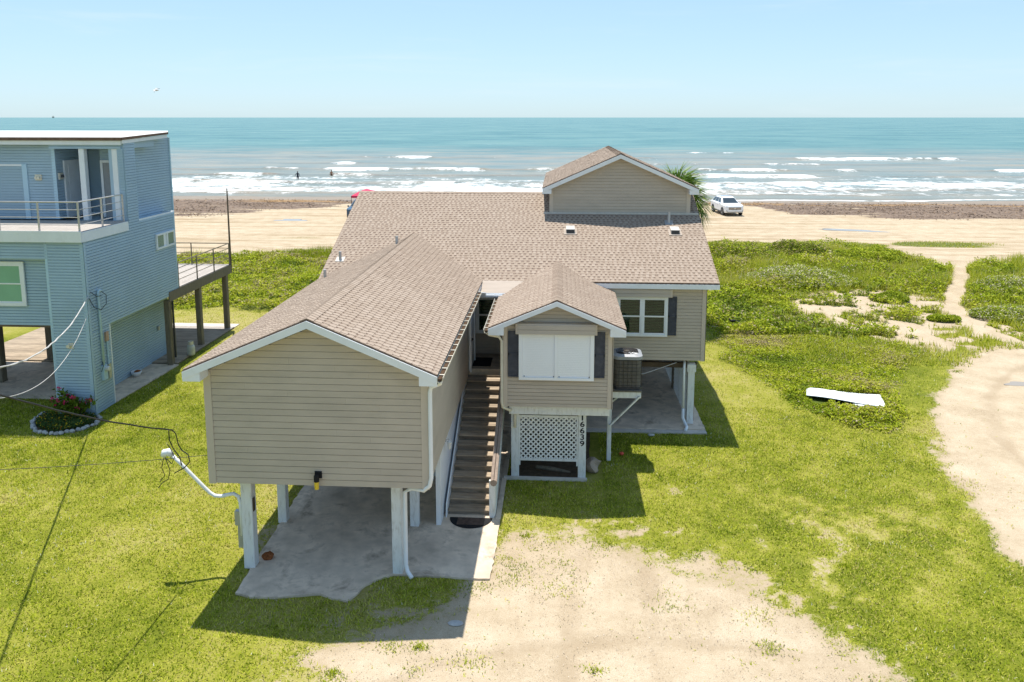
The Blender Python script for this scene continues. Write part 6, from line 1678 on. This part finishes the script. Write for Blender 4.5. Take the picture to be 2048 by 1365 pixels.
# ------------------------------------------------------------------ beach canopies
def canopy(name, label, c, hw, z1, z2, mat):
    t = thing(name, (c[0], c[1], -.05), label, 'canopy')
    ap = Vector((c[0], c[1], z2)); P = [Vector((c[0] + sx * hw, c[1] + sy * hw, z1)) for sx, sy in ((-1, -1), (1, -1), (1, 1), (-1, 1))]
    m = MB()
    for i in range(4):
        a, b = P[i], P[(i + 1) % 4]; m1 = (a + ap) / 2 + Vector((0, 0, .08)); m2 = (b + ap) / 2 + Vector((0, 0, .08))
        m.face([a, b, m2, m1]); m.face([m1, m2, ap])
        d = Vector((0, 0, -.22)); m.face([a, a + d, b + d, b])
    m.build('canopy_top', mat, t, normals=False)
    for p in P: MB().tube([(p.x, p.y, -.05), (p.x, p.y, z1)], .025, 6).build('leg', M['dark_metal'], t)
canopy('beach_canopy', 'red pop-up beach canopy behind the left end of the roof', (-20.05, 80.5), 1.3, 1.78, 2.38, M['canopy_red'])

# ------------------------------------------------------------------ people in the surf
def person(name, label, loc, rot, top_mat, cloth_mat, pose=0):
    t = thing(name, loc, label, 'person')
    J = {'pelvis': (0, 0, .95), 'waist': (0, 0, 1.1), 'chest': (0, .02, 1.32), 'neck': (0, .02, 1.48), 'head': (0, 0, 1.58), 'crown': (0, 0, 1.74),
         'hl': (-.10, 0, .90), 'kl': (-.12, -.03, .50), 'al': (-.12, .02, .09), 'tl': (-.12, -.15, .03), 'hr': (.10, 0, .90), 'kr': (.13, -.05, .50), 'ar': (.13, .03, .09), 'tr': (.13, -.14, .03),
         'sl': (-.19, .02, 1.42), 'el': (-.27, .03, 1.14), 'wl': (-.26, -.08, .90), 'fl': (-.26, -.12, .80), 'sr': (.19, .02, 1.42), 'er': (.30, .04, 1.16), 'wr': (.34, -.1, .98), 'fr': (.34, -.16, .90)}
    if pose: J['el'] = (-.36, 0, 1.2); J['wl'] = (-.42, -.15, 1.05); J['fl'] = (-.44, -.22, 1.0)
    R = {'pelvis': .145, 'waist': .125, 'chest': .15, 'neck': .055, 'head': .085, 'crown': .07, 'hl': .095, 'kl': .06, 'al': .04, 'tl': .03, 'hr': .095, 'kr': .06, 'ar': .04, 'tr': .03, 'sl': .06, 'el': .042, 'wl': .03, 'fl': .028, 'sr': .06, 'er': .042, 'wr': .03, 'fr': .028}
    E = [('pelvis', 'waist'), ('waist', 'chest'), ('chest', 'neck'), ('neck', 'head'), ('head', 'crown'), ('pelvis', 'hl'), ('hl', 'kl'), ('kl', 'al'), ('al', 'tl'), ('pelvis', 'hr'), ('hr', 'kr'), ('kr', 'ar'), ('ar', 'tr'), ('chest', 'sl'), ('sl', 'el'), ('el', 'wl'), ('wl', 'fl'), ('chest', 'sr'), ('sr', 'er'), ('er', 'wr'), ('wr', 'fr')]
    names = list(J); me = bpy.data.meshes.new('body'); me.from_pydata([J[n] for n in names], [(names.index(a), names.index(b)) for a, b in E], [])
    me.materials.append(top_mat)
    o = link_mesh('body', me, t)
    sk = o.modifiers.new('skin', 'SKIN')
    for n, d in zip(names, me.skin_vertices[0].data if len(me.skin_vertices) else []): d.radius = (R[n], R[n])
    if not len(me.skin_vertices):
        bm = bmesh.new(); bm.from_mesh(me); ly = bm.verts.layers.skin.verify(); bm.verts.ensure_lookup_table()
        for i, n in enumerate(names): bm.verts[i][ly].radius = (R[n], R[n]); bm.verts[i][ly].use_root = (n == 'pelvis')
        bm.to_mesh(me); bm.free()
    o.modifiers.new('sub', 'SUBSURF').levels = 1; o.modifiers['sub'].render_levels = 2
    # hair and shorts
    c = MB(); c.v = []; c.ball((0, .02, 1.70), (.10, .11, .09), 10, 6); c.v = [tuple(Vector(p) + Vector(loc)) for p in c.v]; c.build('hair', M['dark_wood'], t, smooth=True)
    s = MB(); s.lathe((0, 0, 0), [(.17, .78), (.185, .95), (.155, 1.06)], 14); s.v = [tuple(Vector((p[0] * 1.05, p[1] * .85, p[2])) + Vector(loc)) for p in s.v]; s.build('swimwear', cloth_mat, t, smooth=True)
    # face
    f = MB(); f.ball((0, -.09, 1.60), (.016, .022, .022), 6, 4); f.ball((-.035, -.085, 1.635), .011, 6, 4); f.ball((.035, -.085, 1.635), .011, 6, 4); f.ball((0, -.085, 1.55), (.03, .008, .008), 6, 4)
    f.v = [tuple(Vector(p) + Vector(loc)) for p in f.v]; f.build('face_features', M['skin'], t, smooth=True)
    # fingers
    h = MB()
    for sx, key in ((-1, 'fl'), (1, 'fr')):
        p = Vector(J[key]) + Vector(loc)
        for k in range(4): h.tube([p + Vector((-.024 + .016 * k, -.01, .01)), p + Vector((-.026 + .017 * k, -.03, -.045)), p + Vector((-.026 + .017 * k, -.05, -.07 - .005 * (k in (1, 2))))], [.009, .008, .006], 5)
        h.tube([p + Vector((-sx * .03, 0, .02)), p + Vector((-sx * .05, -.02, -.02))], [.010, .007], 5)
    h.build('fingers', M['skin'], t)
    t.rotation_euler = (0, 0, rot); return t
person('person', 'person in dark swimwear wading in the white surf', (-42.6, 125.6, -.72), .5, M['dark_cloth'], M['dark_cloth'], 1)
person('person', 'bare-chested person in brown shorts standing deeper in the surf', (-38.6, 131.0, -.85), -.2, M['skin'], M['brown_cloth'])

# ------------------------------------------------------------------ birds
def gull(loc, rot, roll):
    t = thing('gull', loc, 'gull gliding in the sky above the blue house', 'bird')
    o = Vector(loc)
    def add(nm, mb, mat, **kw): mb.v = [tuple(Vector(p) + o) for p in mb.v]; return mb.build(nm, mat, t, **kw)
    b = MB(); b.lathe((0, 0, 0), [(0, -.24), (.03, -.22), (.05, -.17), (.045, -.12), (.08, 0), (.075, .1), (.035, .22), (.02, .30)], 12, 'y'); add('body', b, M['feather'], smooth=True)
    add('beak', MB().lathe((0, 0, 0), [(0, -.31), (.012, -.24)], 6, 'y'), M['yellow'])
    tl = MB(); tl.prism([(-.02, .25, .0), (.02, .25, 0), (.09, .42, 0), (-.09, .42, 0)], (0, 0, .008)); add('tail', tl, M['feather'])
    for s in (-1, 1):
        w = MB(); P = [(s * .05, -.08, .02), (s * .32, -.14, .14), (s * .66, .0, .02), (s * .72, .06, .0), (s * .45, .10, .08), (s * .30, .10, .13), (s * .05, .10, .02)]
        w.prism(P, (0, 0, .012)); wo = add('wing', w, M['feather'])
        ti = MB(); ti.prism([(s * .60, -.03, .035), (s * .86, .12, -.06), (s * .72, .08, .0), (s * .58, .07, .04)], (0, 0, .014)); ti.v = [tuple(Vector(p) + o) for p in ti.v]; ti.build('wing_tip', M['feather_black'], wo)
    t.rotation_euler = (0.05, roll, rot)
gull((-38.5, 73.9, 12.3), math.radians(-80), .25)
cr = thing('grackle', (8.2, 36.72, 0.12), 'small black bird standing in the bright grass right of the house', 'bird')
o = Vector((8.2, 36.72, .12))
for nm, mb, mt in (('body', MB().ball((0, 0, .12), (.17, .07, .07), 10, 6), 'feather_black'), ('head', MB().ball((-.16, 0, .2), (.05, .045, .045), 8, 6), 'feather_black'), ('beak', MB().lathe((-.2, 0, .2), [(.014, 0), (0, -.05)], 6, 'x'), 'dark_metal'), ('tail', MB().prism([(.12, -.03, .12), (.12, .03, .12), (.36, .05, .08), (.36, -.05, .08)], (0, 0, .012)), 'feather_black'), ('leg', MB().tube([(0, .03, .07), (0, .03, -.12)], .008, 5), 'dark_metal'), ('leg', MB().tube([(0, -.03, .07), (0, -.03, -.12)], .008, 5), 'dark_metal')):
    mb.v = [tuple(Vector(p) + o) for p in mb.v]; mb.build(nm, M[mt], cr)

# ------------------------------------------------------------------ far platform on the horizon
rg = thing('offshore_platform', (-6615, 10000, -.2), 'tiny offshore platform on the horizon above the blue house roof', 'platform')
for dx in (-7, 7):
    for dy in (-7, 7): MB().box(-6615 + dx - 1.5, -6615 + dx + 1.5, 10000 + dy - 1.5, 10000 + dy + 1.5, -.2, 11).build('leg', M['grey_wood'], rg)
MB().box(-6625, -6605, 9990, 10010, 11, 17).build('deck_block', M['grey_wood'], rg); MB().box(-6617, -6613, 9998, 10002, 17, 30).build('derrick', M['grey_wood'], rg)

# ------------------------------------------------------------------ puddles
def puddle(label, c, rx, ry, z, rot=0.0, seed=1):
    rr = random.Random(seed); P = []
    for i in range(40):
        a = 2 * math.pi * i / 40; r = 1 + .25 * math.sin(3 * a + seed) + .15 * math.sin(7 * a + 2 * seed)
        x = rx * r * math.cos(a); y = ry * r * math.sin(a); P.append((c[0] + x * math.cos(rot) - y * math.sin(rot), c[1] + x * math.sin(rot) + y * math.cos(rot), z))
    k = NT('puddle_water'); k.bsdf((0.30, 0.25, 0.19), 0.04, 0.5, k.noise(k.coord(), 6, 2), 0.02, 0.01)
    o = MB().prism(P, (0, 0, .012)).build('puddle', k.m); tag(o, label, 'puddle')
gzz = lambda x, y: float(ground_z(np.array([x]), np.array([y]))[0])
puddle('long shallow puddle on the beach right of the white car', (26.0, 69.5), 3.4, 0.55, gzz(26.0, 69.5) + .012, -.30, 2)
puddle('shallow puddle on the sand above the rear deck of the blue house', (-25.8, 73.5), 1.6, .9, gzz(-25.8, 73.5) + .02, 0, 3)
puddle('small puddle on the sandy road at the right edge', (17.6, 29.0), .9, .45, gzz(17.6, 29) - .004, 0, 5)
